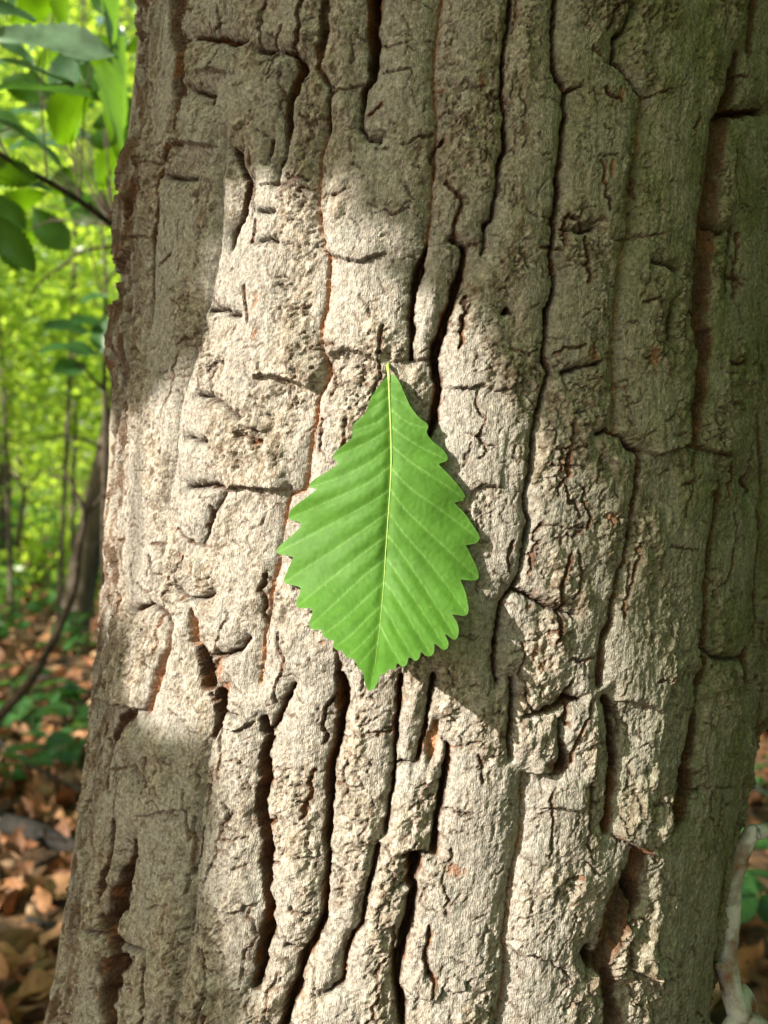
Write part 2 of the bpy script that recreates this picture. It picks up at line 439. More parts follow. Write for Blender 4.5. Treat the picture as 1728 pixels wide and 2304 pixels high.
ln(3, 'c', 13, (560, 1165), (640, 1135), (690, 1170, 17), (722, 1225, 17))
ln(3, 'b', 30, (728, 1225, 22), (716, 1330, 32), (690, 1400, 36), (668, 1490, 38), amp='orange')
ln(3, 'b', 46, (815, 1165, 20), (830, 1230, 46), (825, 1300, 40), amp='orange')
ln(3, 'c', 50, (840, 1325, 24), (870, 1390, 60), (885, 1475, 50))
ln(3, 'c', 12, (895, 1358), (960, 1356), (1020, 1338), (1062, 1288))
ln(3, 'b', 22, (515, 180), (520, 400), (502, 500, 25), (496, 620, 25), (482, 700, 18), (476, 850, 15), (470, 1000, 15), (452, 1200, 25), (440, 1350, 26), (430, 1475, 20))
ln(3, 'b', 46, (500, -60), (500, 20), (508, 95, 30))
ln(3, 'v', 8, (830, 50), (790, 180), (765, 260), (760, 370), (740, 550), (700, 750), (690, 900), (672, 1010), (655, 1120))
ln(3, 'h', 8, (455, 1190), (500, 1192))
ln(3, 'h', 7, (640, 930), (650, 1000), (700, 1030))
ln(3, 'c', 9, (870, 870), (890, 810), (920, 740), (960, 660))
# tile 5
ln(5, 'b', 34, (664, -20), (640, 100), (622, 130, 26), amp='orange')
ln(5, 'p', 16, (400, 70), (500, 95), (570, 105), (625, 130), amp=.005)
ln(5, 'b', 56, (570, 130, 30), (510, 180, 60), (480, 240, 40), (455, 330, 26), (440, 450, 22))
ln(5, 'c', 30, (940, 60, 50), (932, 110, 40), (925, 170, 28), (905, 235, 14))
ln(5, 'v', 8, (905, 235), (880, 350), (865, 480), (845, 600), (835, 750), (830, 850), (835, 920), (820, 1000), (800, 1150), (770, 1300), (738, 1500))
ln(5, 'c', 11, (892, 55), (910, 90), (950, 130), (1015, 148))
ln(5, 'p', 12, (975, 200), (1030, 212), (1085, 180), amp=.003)
ln(5, 'c', 48, (1125, 175, 36), (1150, 250, 40), (1132, 330, 48), (1130, 430, 48), (1112, 520, 58), (1112, 570, 48), (1125, 620, 46), (1142, 700, 48), (1130, 800, 42), (1140, 900, 30), (1150, 1000, 40), (1148, 1060, 48), (1130, 1150, 48), (1112, 1230, 44), (1092, 1325, 28))
ln(5, 'c', 14, (1262, 10), (1210, 120, 15), (1168, 205, 17))
ln(5, 'c', 28, (1462, -20, 46), (1472, 120, 38), (1450, 250, 26), (1420, 380, 30), (1416, 550, 30), (1405, 700, 28), (1412, 800, 20), (1400, 900, 25), (1386, 1030, 28), (1350, 1120, 30), (1300, 1200, 26), (1280, 1300, 30), (1232, 1420, 30), (1205, 1520, 30))
ln(5, 'c', 10, (1235, 1145), (1290, 1167), (1325, 1148))
ln(5, 'h', 10, (1415, 790), (1475, 815))
ln(5, 'h', 9, (1455, 430), (1520, 445), (1555, 456))
ln(5, 'c', 12, (1625, 720), (1602, 850), (1572, 950), (1560, 1050), (1502, 1130), (1482, 1250), (1472, 1310), (1400, 1352, 8))
ln(5, 'c', 56, (555, 365, 16), (575, 390, 60), (580, 430, 26), amp='orange')
ln(5, 'h', 8, (465, 375), (535, 370))
ln(5, 'c', 60, (565, 700, 14), (556, 770, 26), (530, 850, 52), (500, 940, 70), (455, 1040, 74), (465, 1100, 60), (485, 1200, 84), (460, 1300, 96), (440, 1380, 92), (470, 1500, 66), amp='deep')
ln(5, 'c', 10, (355, 1078), (445, 1097))
ln(5, 'c', 11, (500, 1125), (540, 1150), (590, 1158))
ln(5, 'p', 8, (870, 935), (950, 975), (1010, 990), (1060, 972), (1115, 955), amp=.003)
ln(5, 'p', 4, (590, 578), (700, 560), (835, 542), amp=.002)
ln(5, 'p', 4, (635, 985), (680, 965), (740, 955), amp=.002)
ln(5, 'b', 20, (395, 60), (388, 250), (382, 420), (375, 560, 14), (362, 700, 10))
ln(5, 'b', 26, (480, 620), (470, 750), (440, 850), (400, 950, 18))
ln(5, 'c', 16, (1115, 620), (1185, 605, 18))
ln(5, 'c', 10, (1140, 790), (1195, 795))
# tile 6
ln(6, 'c', 14, (72, -20, 22), (50, 150, 15), (46, 300, 13), (36, 450, 13), (16, 550, 11), (4, 660, 10))
ln(6, 'c', 14, (212, -20, 14), (192, 100, 13), (172, 220, 17), (140, 335, 15))
ln(6, 'c', 10, (48, 345), (120, 356), (150, 340))
ln(6, 'c', 40, (225, 190, 30), (212, 240, 50), (205, 310, 46), (195, 350, 14), amp='orange')
ln(6, 'c', 22, (278, 278, 12), (266, 380, 20), (246, 500, 23), (226, 620, 23), (214, 745, 22))
ln(6, 'h', 7, (250, 255), (290, 280), (335, 270))
ln(6, 'c', 15, (85, 758), (150, 745), (215, 745))
ln(6, 'c', 50, (130, 790, 60), (112, 860, 44), (130, 905, 24), (110, 1000, 30), (86, 1100, 40), (62, 1200, 36), (50, 1300, 28), (70, 1390, 30), (82, 1500, 30))
ln(6, 'p', 10, (78, 1330), (150, 1370), (215, 1382), (260, 1310), amp=.003)
ln(6, 'p', 14, (285, 1330), (345, 1325), (365, 1290), amp=.002)
ln(6, 'c', 10, (552, -20), (556, 100), (550, 200), (545, 335, 8))
ln(6, 'c', 18, (605, 152, 10), (680, 135, 17), (740, 110, 24), (800, 72, 32), (855, 76, 14))
ln(6, 'c', 10, (772, 160), (765, 240), (780, 320, 26), (770, 375, 42), (742, 405, 20))
ln(6, 'p', 14, (632, 402), (690, 395), (745, 412), amp=.004)
ln(6, 's', 8, (612, 410), (605, 480), (605, 600), (590, 720), (555, 850), (540, 1000), (520, 1120), (535, 1180), (528, 1300), (498, 1500))
ln(6, 'p', 11, (538, 1145), (600, 1180), (680, 1180), (740, 1222), (790, 1252), (845, 1238), amp=.003)
ln(6, 'c', 32, (975, 80, 30), (990, 110, 36), (1000, 200, 30), (1005, 330, 30), (995, 450, 34), (985, 560, 34), (972, 650, 22))
ln(6, 'h', 8, (880, 770), (920, 830), (975, 798))
ln(6, 'p', 14, (1000, 665), (1070, 697), (1140, 742, 16), (1182, 680, 24), (1245, 648, 20), amp=.008)
ln(6, 'b', 90, (1100, 760, 70), (1060, 880, 110), (1020, 1000, 120), (980, 1120, 100), (950, 1220, 60))
ln(6, 'c', 40, (890, 1170, 40), (905, 1225, 40))
ln(6, 'b', 60, (960, 1240, 40), (985, 1350, 60), (1000, 1500, 70))
ln(6, 'c', 46, (1362, 140, 12), (1342, 280, 48), (1312, 380, 48), (1312, 480, 58), (1282, 580, 68), (1258, 635, 46))
ln(6, 'c', 14, (1300, 492), (1375, 464))
ln(6, 'p', 12, (1060, 1240), (1150, 1270), (1245, 1276), amp=.005)
ln(6, 'c', 12, (1372, -20), (1366, 150))
ln(6, 'b', 26, (1600, 250), (1550, 560), (1490, 780), (1462, 950), (1440, 1200), (1425, 1500))
ln(6, 'p', 9, (675, 552), (760, 545), (830, 552), (895, 518), amp=.0025)
ln(6, 'h', 8, (1425, 450), (1505, 452))
ln(6, 'c', 20, (1090, 880, 30), (1110, 950, 36), (1090, 1000, 16))
ln(6, 'p', 5, (1000, 85), (1060, 80), (1150, 100), (1200, 130), amp=.003)

# dents and hollows: tile, centre, radii, depth (m)
DENTS = [(3, 1215, 300, 130, 125, .007), (3, 1120, 535, 110, 45, .003), (3, 1090, 760, 130, 120, .004), (3, 1500, 95, 90, 40, .003), (1, 850, 690, 100, 60, .004),
         (1, 920, 365, 90, 50, .003), (1, 900, 240, 90, 50, .002), (3, 1230, 1180, 120, 60, .002), (6, 1080, 180, 90, 90, .004), (6, 1040, 1350, 60, 90, .004),
         (4, 1200, 640, 100, 120, .003), (4, 1180, 1150, 120, 120, .002), (5, 640, 300, 160, 110, -.003), (5, 780, 330, 80, 200, .003), (1, 1290, 1230, 90, 150, .004),
         (6, 690, 430, 60, 30, .003), (3, 620, 820, 100, 180, .002)]
# reddish scars: tile, x, y, rx, ry
SCARS = [(3, 1115, -30, 14, 30), (1, 1115, 1300, 16, 36), (1, 1050, 750, 24, 22), (2, 290, 1070, 16, 10), (4, 900, 50, 26, 40), (4, 1160, 70, 24, 60), (4, 655, 1085, 8, 14),
         (4, 650, 1340, 16, 30), (4, 630, 1150, 20, 10), (4, 680, 1400, 18, 18), (3, 790, 930, 10, 30), (3, 835, 980, 12, 24), (5, 960, 20, 40, 30), (6, 310, 810, 40, 26), (6, 730, 370, 30, 26),
         (3, 1395, 1300, 14, 10), (4, 975, 770, 28, 32), (2, 420, 350, 14, 40), (2, 410, 480, 12, 24), (2, 240, 380, 26, 14), (2, 1020, 400, 20, 20), (2, 985, 720, 12, 40), (3, 575, 220, 12, 34), (3, 940, 1420, 40, 60), (6, 780, 70, 40, 16)]

TH_MAX = R(86)
NXG, NZG = 900, 980
Z0, Z1 = .69, 1.63
th = np.linspace(-TH_MAX, TH_MAX, NXG)
zz = np.linspace(Z0, Z1, NZG)
S, Z = np.meshgrid(th * RS, zz)
ds = S[0, 1] - S[0, 0]; dzg = zz[1] - zz[0]
# ragged edges: warp the coordinates in which the lines are measured
WS = S + .0016 * fbm(S * 120, Z * 110, 3, 11) + .0006 * gnoise(S * 430, Z * 330, 15)
WZ = Z + .0022 * fbm(S * 90, Z * 120, 3, 21) + .0008 * gnoise(S * 380, Z * 420, 25)
WNO = np.clip(1.0 + .75 * fbm(S * 75, Z * 75, 2, 31), .2, 1.6)

def poly_dist(P, W, reach):
    """windowed distance to a polyline -> slices, d, width, signed side, end fade"""
    x0, x1 = P[:, 0].min() - reach, P[:, 0].max() + reach
    y0, y1 = P[:, 1].min() - reach, P[:, 1].max() + reach
    i0 = max(int((x0 - S[0, 0]) / ds), 0); i1 = min(int((x1 - S[0, 0]) / ds) + 2, NXG)
    j0 = max(int((y0 - Z0) / dzg), 0); j1 = min(int((y1 - Z0) / dzg) + 2, NZG)
    if i1 - i0 < 2 or j1 - j0 < 2: return None
    X = WS[j0:j1, i0:i1]; Y = WZ[j0:j1, i0:i1]
    best = np.full(X.shape, 9.0); wid = np.zeros_like(best); side = np.zeros_like(best)
    seglen = np.hypot(*np.diff(P, axis=0).T); tot = seglen.sum(); acc = 0; par = np.zeros_like(best)
    for k in range(len(P) - 1):
        a, b = P[k], P[k + 1]; e = b - a; L2 = max(e @ e, 1e-12)
        t = np.clip(((X - a[0]) * e[0] + (Y - a[1]) * e[1]) / L2, 0, 1)
        qx = X - a[0] - t * e[0]; qy = Y - a[1] - t * e[1]
        d = np.hypot(qx, qy)
        m = d < best
        best[m] = d[m]; wid[m] = (W[k] + (W[k + 1] - W[k]) * t)[m]
        side[m] = (e[0] * qy - e[1] * qx)[m]
        par[m] = ((acc + t * seglen[k]) / max(tot, 1e-9))[m]
        acc += seglen[k]
    return (slice(j0, j1), slice(i0, i1)), best, wid, np.sign(side), par

# random lines round the sides the photograph does not show, and fine cracks everywhere
def rnd_line(s0, z0, ang, length, n, wob, w, kind):
    P = [(s0, z0)]
    a = ang
    for i in range(n):
        a = ang + rng.normal(0, wob)
        P.append((P[-1][0] + math.cos(a) * length / n, P[-1][1] + math.sin(a) * length / n))
    return (kind, np.array(P), np.full(n + 1, w), None)
MICRO = []
for i in range(3600):
    s0 = rng.uniform(S[0, 0], S[0, -1]); z0 = rng.uniform(Z0, Z1)
    if rng.random() < .55:
        MICRO.append(rnd_line(s0, z0, rng.normal(0, .35), rng.uniform(.003, .013), 4, .55, rng.uniform(.0007, .0014), 'm'))
    else:
        MICRO.append(rnd_line(s0, z0, math.pi / 2 + rng.normal(0, .25), rng.uniform(.004, .018), 4, .4, rng.uniform(.0007, .0013), 'm'))

MED = []
for i in range(430):
    s0 = rng.uniform(S[0, 0], S[0, -1]); z0 = rng.uniform(Z0, Z1)
    if rng.random() < .6:
        MED.append(rnd_line(s0, z0, math.pi / 2 + rng.normal(0, .12), rng.uniform(.014, .055), 9, .42, rng.uniform(.0008, .0019), 'h'))
    else:
        MED.append(rnd_line(s0, z0, rng.normal(0, .25), rng.uniform(.007, .024), 6, .55, rng.uniform(.0008, .0017), 'h'))
ridge = np.full(S.shape, .05)               # distance to the nearest large line
carve = np.zeros_like(S)                    # depth of cracks (m)
inner = np.zeros_like(S)                    # exposed inner bark, its colour also deepened for crack shade
orange = np.zeros_like(S)
micro = np.zeros_like(S)
rise = np.zeros_like(S)
crackness = np.zeros_like(S)
for kind, P, W, amp in LINES + MED + MICRO:
    reach = {'m': .003, 'h': .02, 'c': .045, 's': .045, 'v': .045, 'p': .045, 'b': .045}[kind]
    res = poly_dist(P, W, reach)
    if res is None: continue
    sl, d, w, side, par = res
    hw = w * .5 * (WNO[sl] if kind in 'chp' else 1)
    if kind == 'm':
        k = 1 - sstep(hw * .4, hw * 1.5, d)
        micro[sl] = np.maximum(micro[sl], k)
        continue
    endf = sstep(0, .12, par) * sstep(0, .12, 1 - par)
    if kind in 'ch':
        depth = np.clip(3.0 * w + .0015, .0022, .021)
        if kind == 'h': depth = np.clip(1.2 * w + .0012, .001, .003)
        if amp == 'deep': depth = depth + .006
        if amp == 'orange': depth = np.full_like(depth, .005)
        prof = 1 - sstep(hw * .55, hw * 1.12 + .0002, d)
        carve[sl] = np.maximum(carve[sl], depth * prof)
        crackness[sl] = np.maximum(crackness[sl], prof * (1 if kind == 'c' else .3))
        if amp == 'orange': orange[sl] = np.maximum(orange[sl], prof)
        else: inner[sl] = np.maximum(inner[sl], (1 - sstep(hw * .95 + .0002, hw * 1.45 + .0005, d)) * np.clip(w / .0018, .62, 1))
        if kind == 'c':
            strength = np.clip(w / .0025, .25, 1.2)
            ridge[sl] = np.minimum(ridge[sl], np.maximum(d - hw, 0) / strength + .0015)
    elif kind == 'b':
        depth = np.clip(.45 * w + .0025, .004, .0075)
        prof = 1 - sstep(hw * .5, hw * 1.15, d)
        carve[sl] = np.maximum(carve[sl], depth * prof)
        crackness[sl] = np.maximum(crackness[sl], prof)
        rag = .75 + .5 * gnoise(S[sl] * 500, Z[sl] * 60, 61)
        if amp == 'orange': orange[sl] = np.maximum(orange[sl], prof)
        else: inner[sl] = np.maximum(inner[sl], np.clip((1 - sstep(hw * .95, hw * 1.4, d)) * (rag + .25), 0, 1) * .95)
        ridge[sl] = np.minimum(ridge[sl], np.maximum(d - hw * .6, 0) + .004)
    elif kind == 's':
        ridge[sl] = np.minimum(ridge[sl], d / 1.15)
        carve[sl] = np.maximum(carve[sl], .0014 * (1 - sstep(hw * .5, hw * 1.3, d)))
        rg = np.clip(.7 + .9 * gnoise(S[sl] * 40, Z[sl] * 60, 63), 0, 1)
        orange[sl] = np.maximum(orange[sl], (1 - sstep(hw * .8, hw * 3.0, d)) * rg)
        crackness[sl] = np.maximum(crackness[sl], .8 * (1 - sstep(hw, hw * 2, d)))
    elif kind == 'v':
        ridge[sl] = np.minimum(ridge[sl], d / .8 + .001)
        crackness[sl] = np.maximum(crackness[sl], .6 * (1 - sstep(hw, hw * 2, d)))
    elif kind == 'p':
        up = sstep(-.0006, .0012, d * side)
        rise[sl] += amp * (up * np.exp(-d / .022) - .35 * (1 - up) * np.exp(-d / .012)) * endf
        prof = 1 - sstep(hw * .5, hw * 1.15 + .0002, d)
        carve[sl] = np.maximum(carve[sl], np.clip(1.4 * w, .001, .004) * prof)
        inner[sl] = np.maximum(inner[sl], prof * np.clip(w / .0025, .2, .9))
        crackness[sl] = np.maximum(crackness[sl], .75 * prof)

def tile_sz(t, x, y):
    return px_to_surface([(TO[t][0] + x / TS, TO[t][1] + y / TS)])[0]
dent = np.zeros_like(S)
for t, x, y, rx, ry, dp in DENTS:
    c = tile_sz(t, x, y)
    q = ((WS - c[0]) / (rx * ZPX)) ** 2 + ((WZ - c[1]) / (ry * ZPX)) ** 2
    dent += dp * np.exp(-q * q * .7)
scar = np.zeros_like(S)
for t, x, y, rx, ry in SCARS:
    c = tile_sz(t, x, y)
    q = ((WS - c[0]) / (rx * ZPX)) ** 2 + ((WZ - c[1]) / (ry * ZPX)) ** 2
    scar = np.maximum(scar, 1 - sstep(.2, 1.1, q + .9 * gnoise(S * 420, Z * 200, 71) + .5 * gnoise(S * 900, Z * 500, 72)))

# relief of the plates: rough crust, flakes, fibres
rough_mask = sstep(-.16, .3, fbm(S * 24, Z * 11, 3, 81)) * .85 + .15
rough_mask = rough_mask * (.35 + .65 * sstep(.0, .009, ridge))
crust = fbm(S * 150, Z * 120, 4, 91, .6)
flake_src = fbm(S * 85 + .25 * crust, Z * 60, 3, 101, .55) * 5.0
fl = np.floor(flake_src); ff = flake_src - fl
flakes = fl + sstep(.0, .22, ff)
fib = gnoise(S * 420, Z * 55, 111) + .6 * gnoise(S * 800, Z * 110, 112)
grain = fbm(S * 480, Z * 430, 2, 121, .7)
undul = fbm(S * 26, Z * 13, 3, 131)
h = .0100 * (1 - np.exp(-ridge / .0062)) - H0
h += .0024 * undul
h += rough_mask * (.0023 * crust + .0013 * flakes + .0009 * grain) + (1 - rough_mask) * (.0006 * crust + .00045 * grain + .0003 * fib)
h += .00028 * fib * (1 - .5 * rough_mask)
h += rise - dent
pit_zone = sstep(-.1, .35, fbm(S * 34, Z * 22, 3, 211)) * (.3 + .7 * rough_mask)
pits = sstep(.30, .48, gnoise(S * 300, Z * 330, 212)) * pit_zone
pits = np.maximum(pits, sstep(.36, .5, gnoise(S * 520, Z * 430, 213)) * pit_zone * .8)
# ragged gaps between crusty scales
sc = np.abs(fbm(S * 95, Z * 70, 3, 214, .6))
gaps = (1 - sstep(.012, .05, sc)) * sstep(.0, .3, fbm(S * 28, Z * 20, 2, 215)) * rough_mask
h -= .0022 * pits + .0018 * gaps
# proud flaky plates on the turning left edge
edge_pl = sstep(R(-58) * RS, R(-64) * RS, WS)
edge_z = sstep(1.356, 1.360, WZ) * sstep(1.47, 1.43, WZ) + sstep(1.255, 1.29, WZ) * sstep(1.325, 1.321, WZ) + .5 * sstep(1.56, 1.565, WZ)
h += .010 * edge_pl * edge_z
h -= micro * .0019 * (.4 + .6 * rough_mask)
sidem = sstep(R(50) * RS, R(66) * RS, np.abs(S))
h += sidem * (.007 * (sstep(.0, .45, np.abs(gnoise(S * 75, Z * 9, 145))) - .5) + .004 * (np.floor(2.2 * fbm(S * 40, Z * 16, 3, 146)) + .5) + .0012 * fib - np.where(S < 0, .0095, -.002 + .020 * sstep(1.04, .92, Z)))
h -= carve * (1 + .22 * gnoise(S * 120, Z * 60, 141))
h += inner * .0011 * fib
h -= scar * .0014

# colour of the bark itself
def mixc(a, b, t): return a + (np.asarray(b) - a) * t[..., None]
n_lo = sstep(-.45, .45, fbm(S * 30, Z * 16, 4, 151))
n_md = sstep(-.35, .4, fbm(S * 120, Z * 90, 3, 161))
col = mixc(np.broadcast_to(np.array([.240, .200, .150]), S.shape + (3,)), (.37, .318, .252), n_lo)
col = mixc(col, (.41, .39, .34), n_md * .5)
col = mixc(col, (.30, .288, .262), (1 - rough_mask) * .85)                                        # smooth grey skin
col = mixc(col, (.25, .165, .105), sstep(.32, .6, fbm(S * 210, Z * 90, 3, 171)) * .55)              # thin rusty flecks
mot = fbm(S * 190, Z * 140, 4, 93, .65)
col = mixc(col, (.50, .455, .385), sstep(.02, .35, mot) * (.3 + .6 * rough_mask))                       # pale crusty lichen
col = mixc(col, (.125, .082, .050), sstep(.04, .3, fbm(S * 240, Z * 130, 4, 95, .65)) * (.3 + .55 * rough_mask))   # dark worn flecks
col = mixc(col, (.40, .40, .355), sstep(.1, .5, fbm(S * 60, Z * 40, 4, 97)) * .4)
alg_shade = sstep(R(2) * RS, R(42) * RS, S + .10 * np.clip((Z - 1.2) / .4, -1, 1)) * (.55 + .45 * sstep(-.3, .4, fbm(S * 40, Z * 20, 3, 181)))
col = mixc(col, (.128, .145, .056), np.clip(alg_shade, 0, 1) * .88)                                         # green algae film, darkened towards upper right to imitate shade
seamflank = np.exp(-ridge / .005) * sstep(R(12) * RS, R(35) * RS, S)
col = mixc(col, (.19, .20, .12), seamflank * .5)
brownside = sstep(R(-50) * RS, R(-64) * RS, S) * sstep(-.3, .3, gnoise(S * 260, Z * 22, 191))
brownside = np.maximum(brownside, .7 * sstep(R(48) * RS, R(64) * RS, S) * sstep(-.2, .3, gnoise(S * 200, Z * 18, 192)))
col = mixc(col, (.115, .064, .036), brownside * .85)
col = mixc(col, (.11, .072, .048), micro * .85)
col = mixc(col, (.115, .074, .048), np.clip(pits * .8 + gaps * .75, 0, 1))
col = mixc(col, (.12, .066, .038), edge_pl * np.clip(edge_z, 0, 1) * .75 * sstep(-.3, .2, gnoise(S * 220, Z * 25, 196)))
col = mixc(col, (.085, .040, .021), np.clip(inner, 0, 1) * .95)  # brown inner bark, darkened further to imitate shade in the cracks
lowb = sstep(.05, .35, gnoise(S * 300, Z * 30, 195))
col = mixc(col, (.26, .11, .045), np.clip(inner, 0, 1) * lowb * (.6 - .45 * sstep(R(25) * RS, R(45) * RS, S)))
col = mixc(col, (.40, .185, .085), np.clip(orange, 0, 1) * .85)
col = mixc(col, (.27, .115, .055), scar * .75)
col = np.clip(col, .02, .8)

rr = radius(Z) + h
THG = S / RS
PX = axis_x(Z) + rr * np.sin(THG); PYv = AY - rr * np.cos(THG)
POS = np.stack([PX, PYv, Z], -1)
du = np.gradient(POS, axis=1); dv = np.gradient(POS, axis=0)
NRM = np.cross(du, dv); NRM /= np.linalg.norm(NRM, axis=-1, keepdims=True)

# --- split the bark into its plates (grow regions from seeds, cracks cost much to cross)
DS = 6
cr_s = crackness[:NZG // DS * DS, :NXG // DS * DS].reshape(NZG // DS, DS, NXG // DS, DS).max(axis=(1, 3))
nzc, nxc = cr_s.shape
cost = 1 + 45 * cr_s ** 1.5
seeds = []
for j in range(0, 13):
    for i in range(0, 22):
        a = int((j + .5 + rng.uniform(-.3, .3)) * nzc / 13); b = int((i + .5 + rng.uniform(-.3, .3)) * nxc / 22)
        win = cr_s[max(a - 4, 0):a + 5, max(b - 3, 0):b + 4]
        k = np.unravel_index(np.argmin(win), win.shape)
        seeds.append((min(max(a - 4, 0) + k[0], nzc - 1), min(max(b - 3, 0) + k[1], nxc - 1)))
lab = -np.ones((nzc, nxc), int)
dist = np.full((nzc, nxc), 1e9)
hp = []
for k, (a, b) in enumerate(seeds):
    if dist[a, b] > 0:
        dist[a, b] = 0; lab[a, b] = k; hp.append((0.0, a, b, k))
heapq.heapify(hp)
while hp:
    d0, a, b, k = heapq.heappop(hp)
    if d0 > dist[a, b]: continue
    for da, db, wgt in ((1, 0, .6), (-1, 0, .6), (0, 1, 1.), (0, -1, 1.)):
        p, q = a + da, b + db
        if 0 <= p < nzc and 0 <= q < nxc:
            nd = d0 + wgt * cost[p, q]
            if nd < dist[p, q]:
                dist[p, q] = nd; lab[p, q] = k; heapq.heappush(hp, (nd, p, q, k))
# merge neighbours whose common border is not a crack
for _ in range(400):
    border = {}
    area = np.bincount(lab.ravel(), minlength=len(seeds))
    for A_, B_, cc in ((lab[1:], lab[:-1], np.maximum(cr_s[1:], cr_s[:-1])), (lab[:, 1:], lab[:, :-1], np.maximum(cr_s[:, 1:], cr_s[:, :-1]))):
        m = A_ != B_
        lo = np.minimum(A_[m], B_[m]); hi = np.maximum(A_[m], B_[m])
        key = lo * 100000 + hi
        uk, inv = np.unique(key, return_inverse=True)
        sm = np.bincount(inv, weights=cc[m]); cn = np.bincount(inv)
        for kk, s_, c_ in zip(uk, sm, cn):
            e = border.setdefault(int(kk), [0., 0]); e[0] += s_; e[1] += c_
    best = None
    for kk, (s_, c_) in border.items():
        u, v = divmod(kk, 100000)
        ar = area[u] + area[v]
        sc = s_ / c_ + .35 * ar / 900.0
        if c_ >= 3 and ar < 1100 and (best is None or sc < best[0]): best = (sc, u, v)
    if best is None or (best[0] > .42): break
    lab[lab == best[2]] = best[1]

oak = empty('oak_tree', (float(axis_x(0)), AY, 0))
tag(oak, 'huge old oak with deeply furrowed grey bark, dappled with sunlight', 'tree')
bpy.context.view_layer.update()
off = np.array([float(axis_x(0)), AY, 0.0])
# smooth core, back, lower and upper trunk
cth = np.linspace(-math.pi, math.pi, 241)[:-1]
cz = np.concatenate([np.linspace(-.15, .64, 60), np.linspace(.66, 1.66, 40), np.linspace(1.68, 3.2, 110), np.linspace(3.3, 9, 40)])
CT, CZ = np.meshgrid(cth, cz)
fur = np.abs(gnoise(CT * 7 + .7 * gnoise(CT * 3, CZ * 3, 202), CZ * 1.6, 201))
fur = .011 * sstep(.02, .3, fur) + .0025 * gnoise(CT * 30, CZ * 30, 203) - .006
front = sstep(TH_MAX - .02, TH_MAX - .10, np.abs(CT)) * sstep(Z0 - .002, Z0 + .03, CZ) * sstep(Z1 + .002, Z1 - .03, CZ)
CR = radius(CZ) + fur - .046 * front
CV = np.stack([axis_x(CZ) + CR * np.sin(CT), AY - CR * np.cos(CT), CZ], -1) - off
n_, m_ = CT.shape
ii = np.arange(n_ * m_).reshape(n_, m_); i2 = np.roll(ii, -1, axis=1)
CQ = np.stack([ii[:-1], i2[:-1], i2[1:], ii[1:]], -1).reshape(-1, 4)
ccol = mixc(np.broadcast_to(np.array([.12, .066, .038]), CT.shape + (3,)), (.31, .275, .22), sstep(-.004, .003, fur))
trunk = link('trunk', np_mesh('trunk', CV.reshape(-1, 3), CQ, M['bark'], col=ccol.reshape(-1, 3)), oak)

labf = np.repeat(np.repeat(lab, DS, axis=0), DS, axis=1)
labf = np.pad(labf, ((0, NZG - labf.shape[0]), (0, NXG - labf.shape[1])), mode='edge')
flab = labf[:-1, :-1]
gidx = np.arange(NZG * NXG).reshape(NZG, NXG)
FQ = np.stack([gidx[:-1, :-1], gidx[:-1, 1:], gidx[1:, 1:], gidx[1:, :-1]], -1)
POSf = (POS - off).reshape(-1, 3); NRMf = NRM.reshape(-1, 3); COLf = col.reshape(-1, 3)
n_plates = 0
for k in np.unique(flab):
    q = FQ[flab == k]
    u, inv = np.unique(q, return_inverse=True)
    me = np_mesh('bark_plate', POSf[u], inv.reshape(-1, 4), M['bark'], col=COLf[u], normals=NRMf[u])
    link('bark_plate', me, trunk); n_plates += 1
print('plates', n_plates)

def surf_point(x, y, out=0.0):
    """a point on the bark seen at a source pixel, lifted by out"""
    s, z = px_to_surface([(x, y)])[0]
    i = int(round((s - S[0, 0]) / ds)); j = int(round((z - Z0) / dzg))
    i = min(max(i, 0), NXG - 1); j = min(max(j, 0), NZG - 1)
    return Vector(POS[j, i]) + Vector((math.sin(s / RS), -math.cos(s / RS), 0)) * out

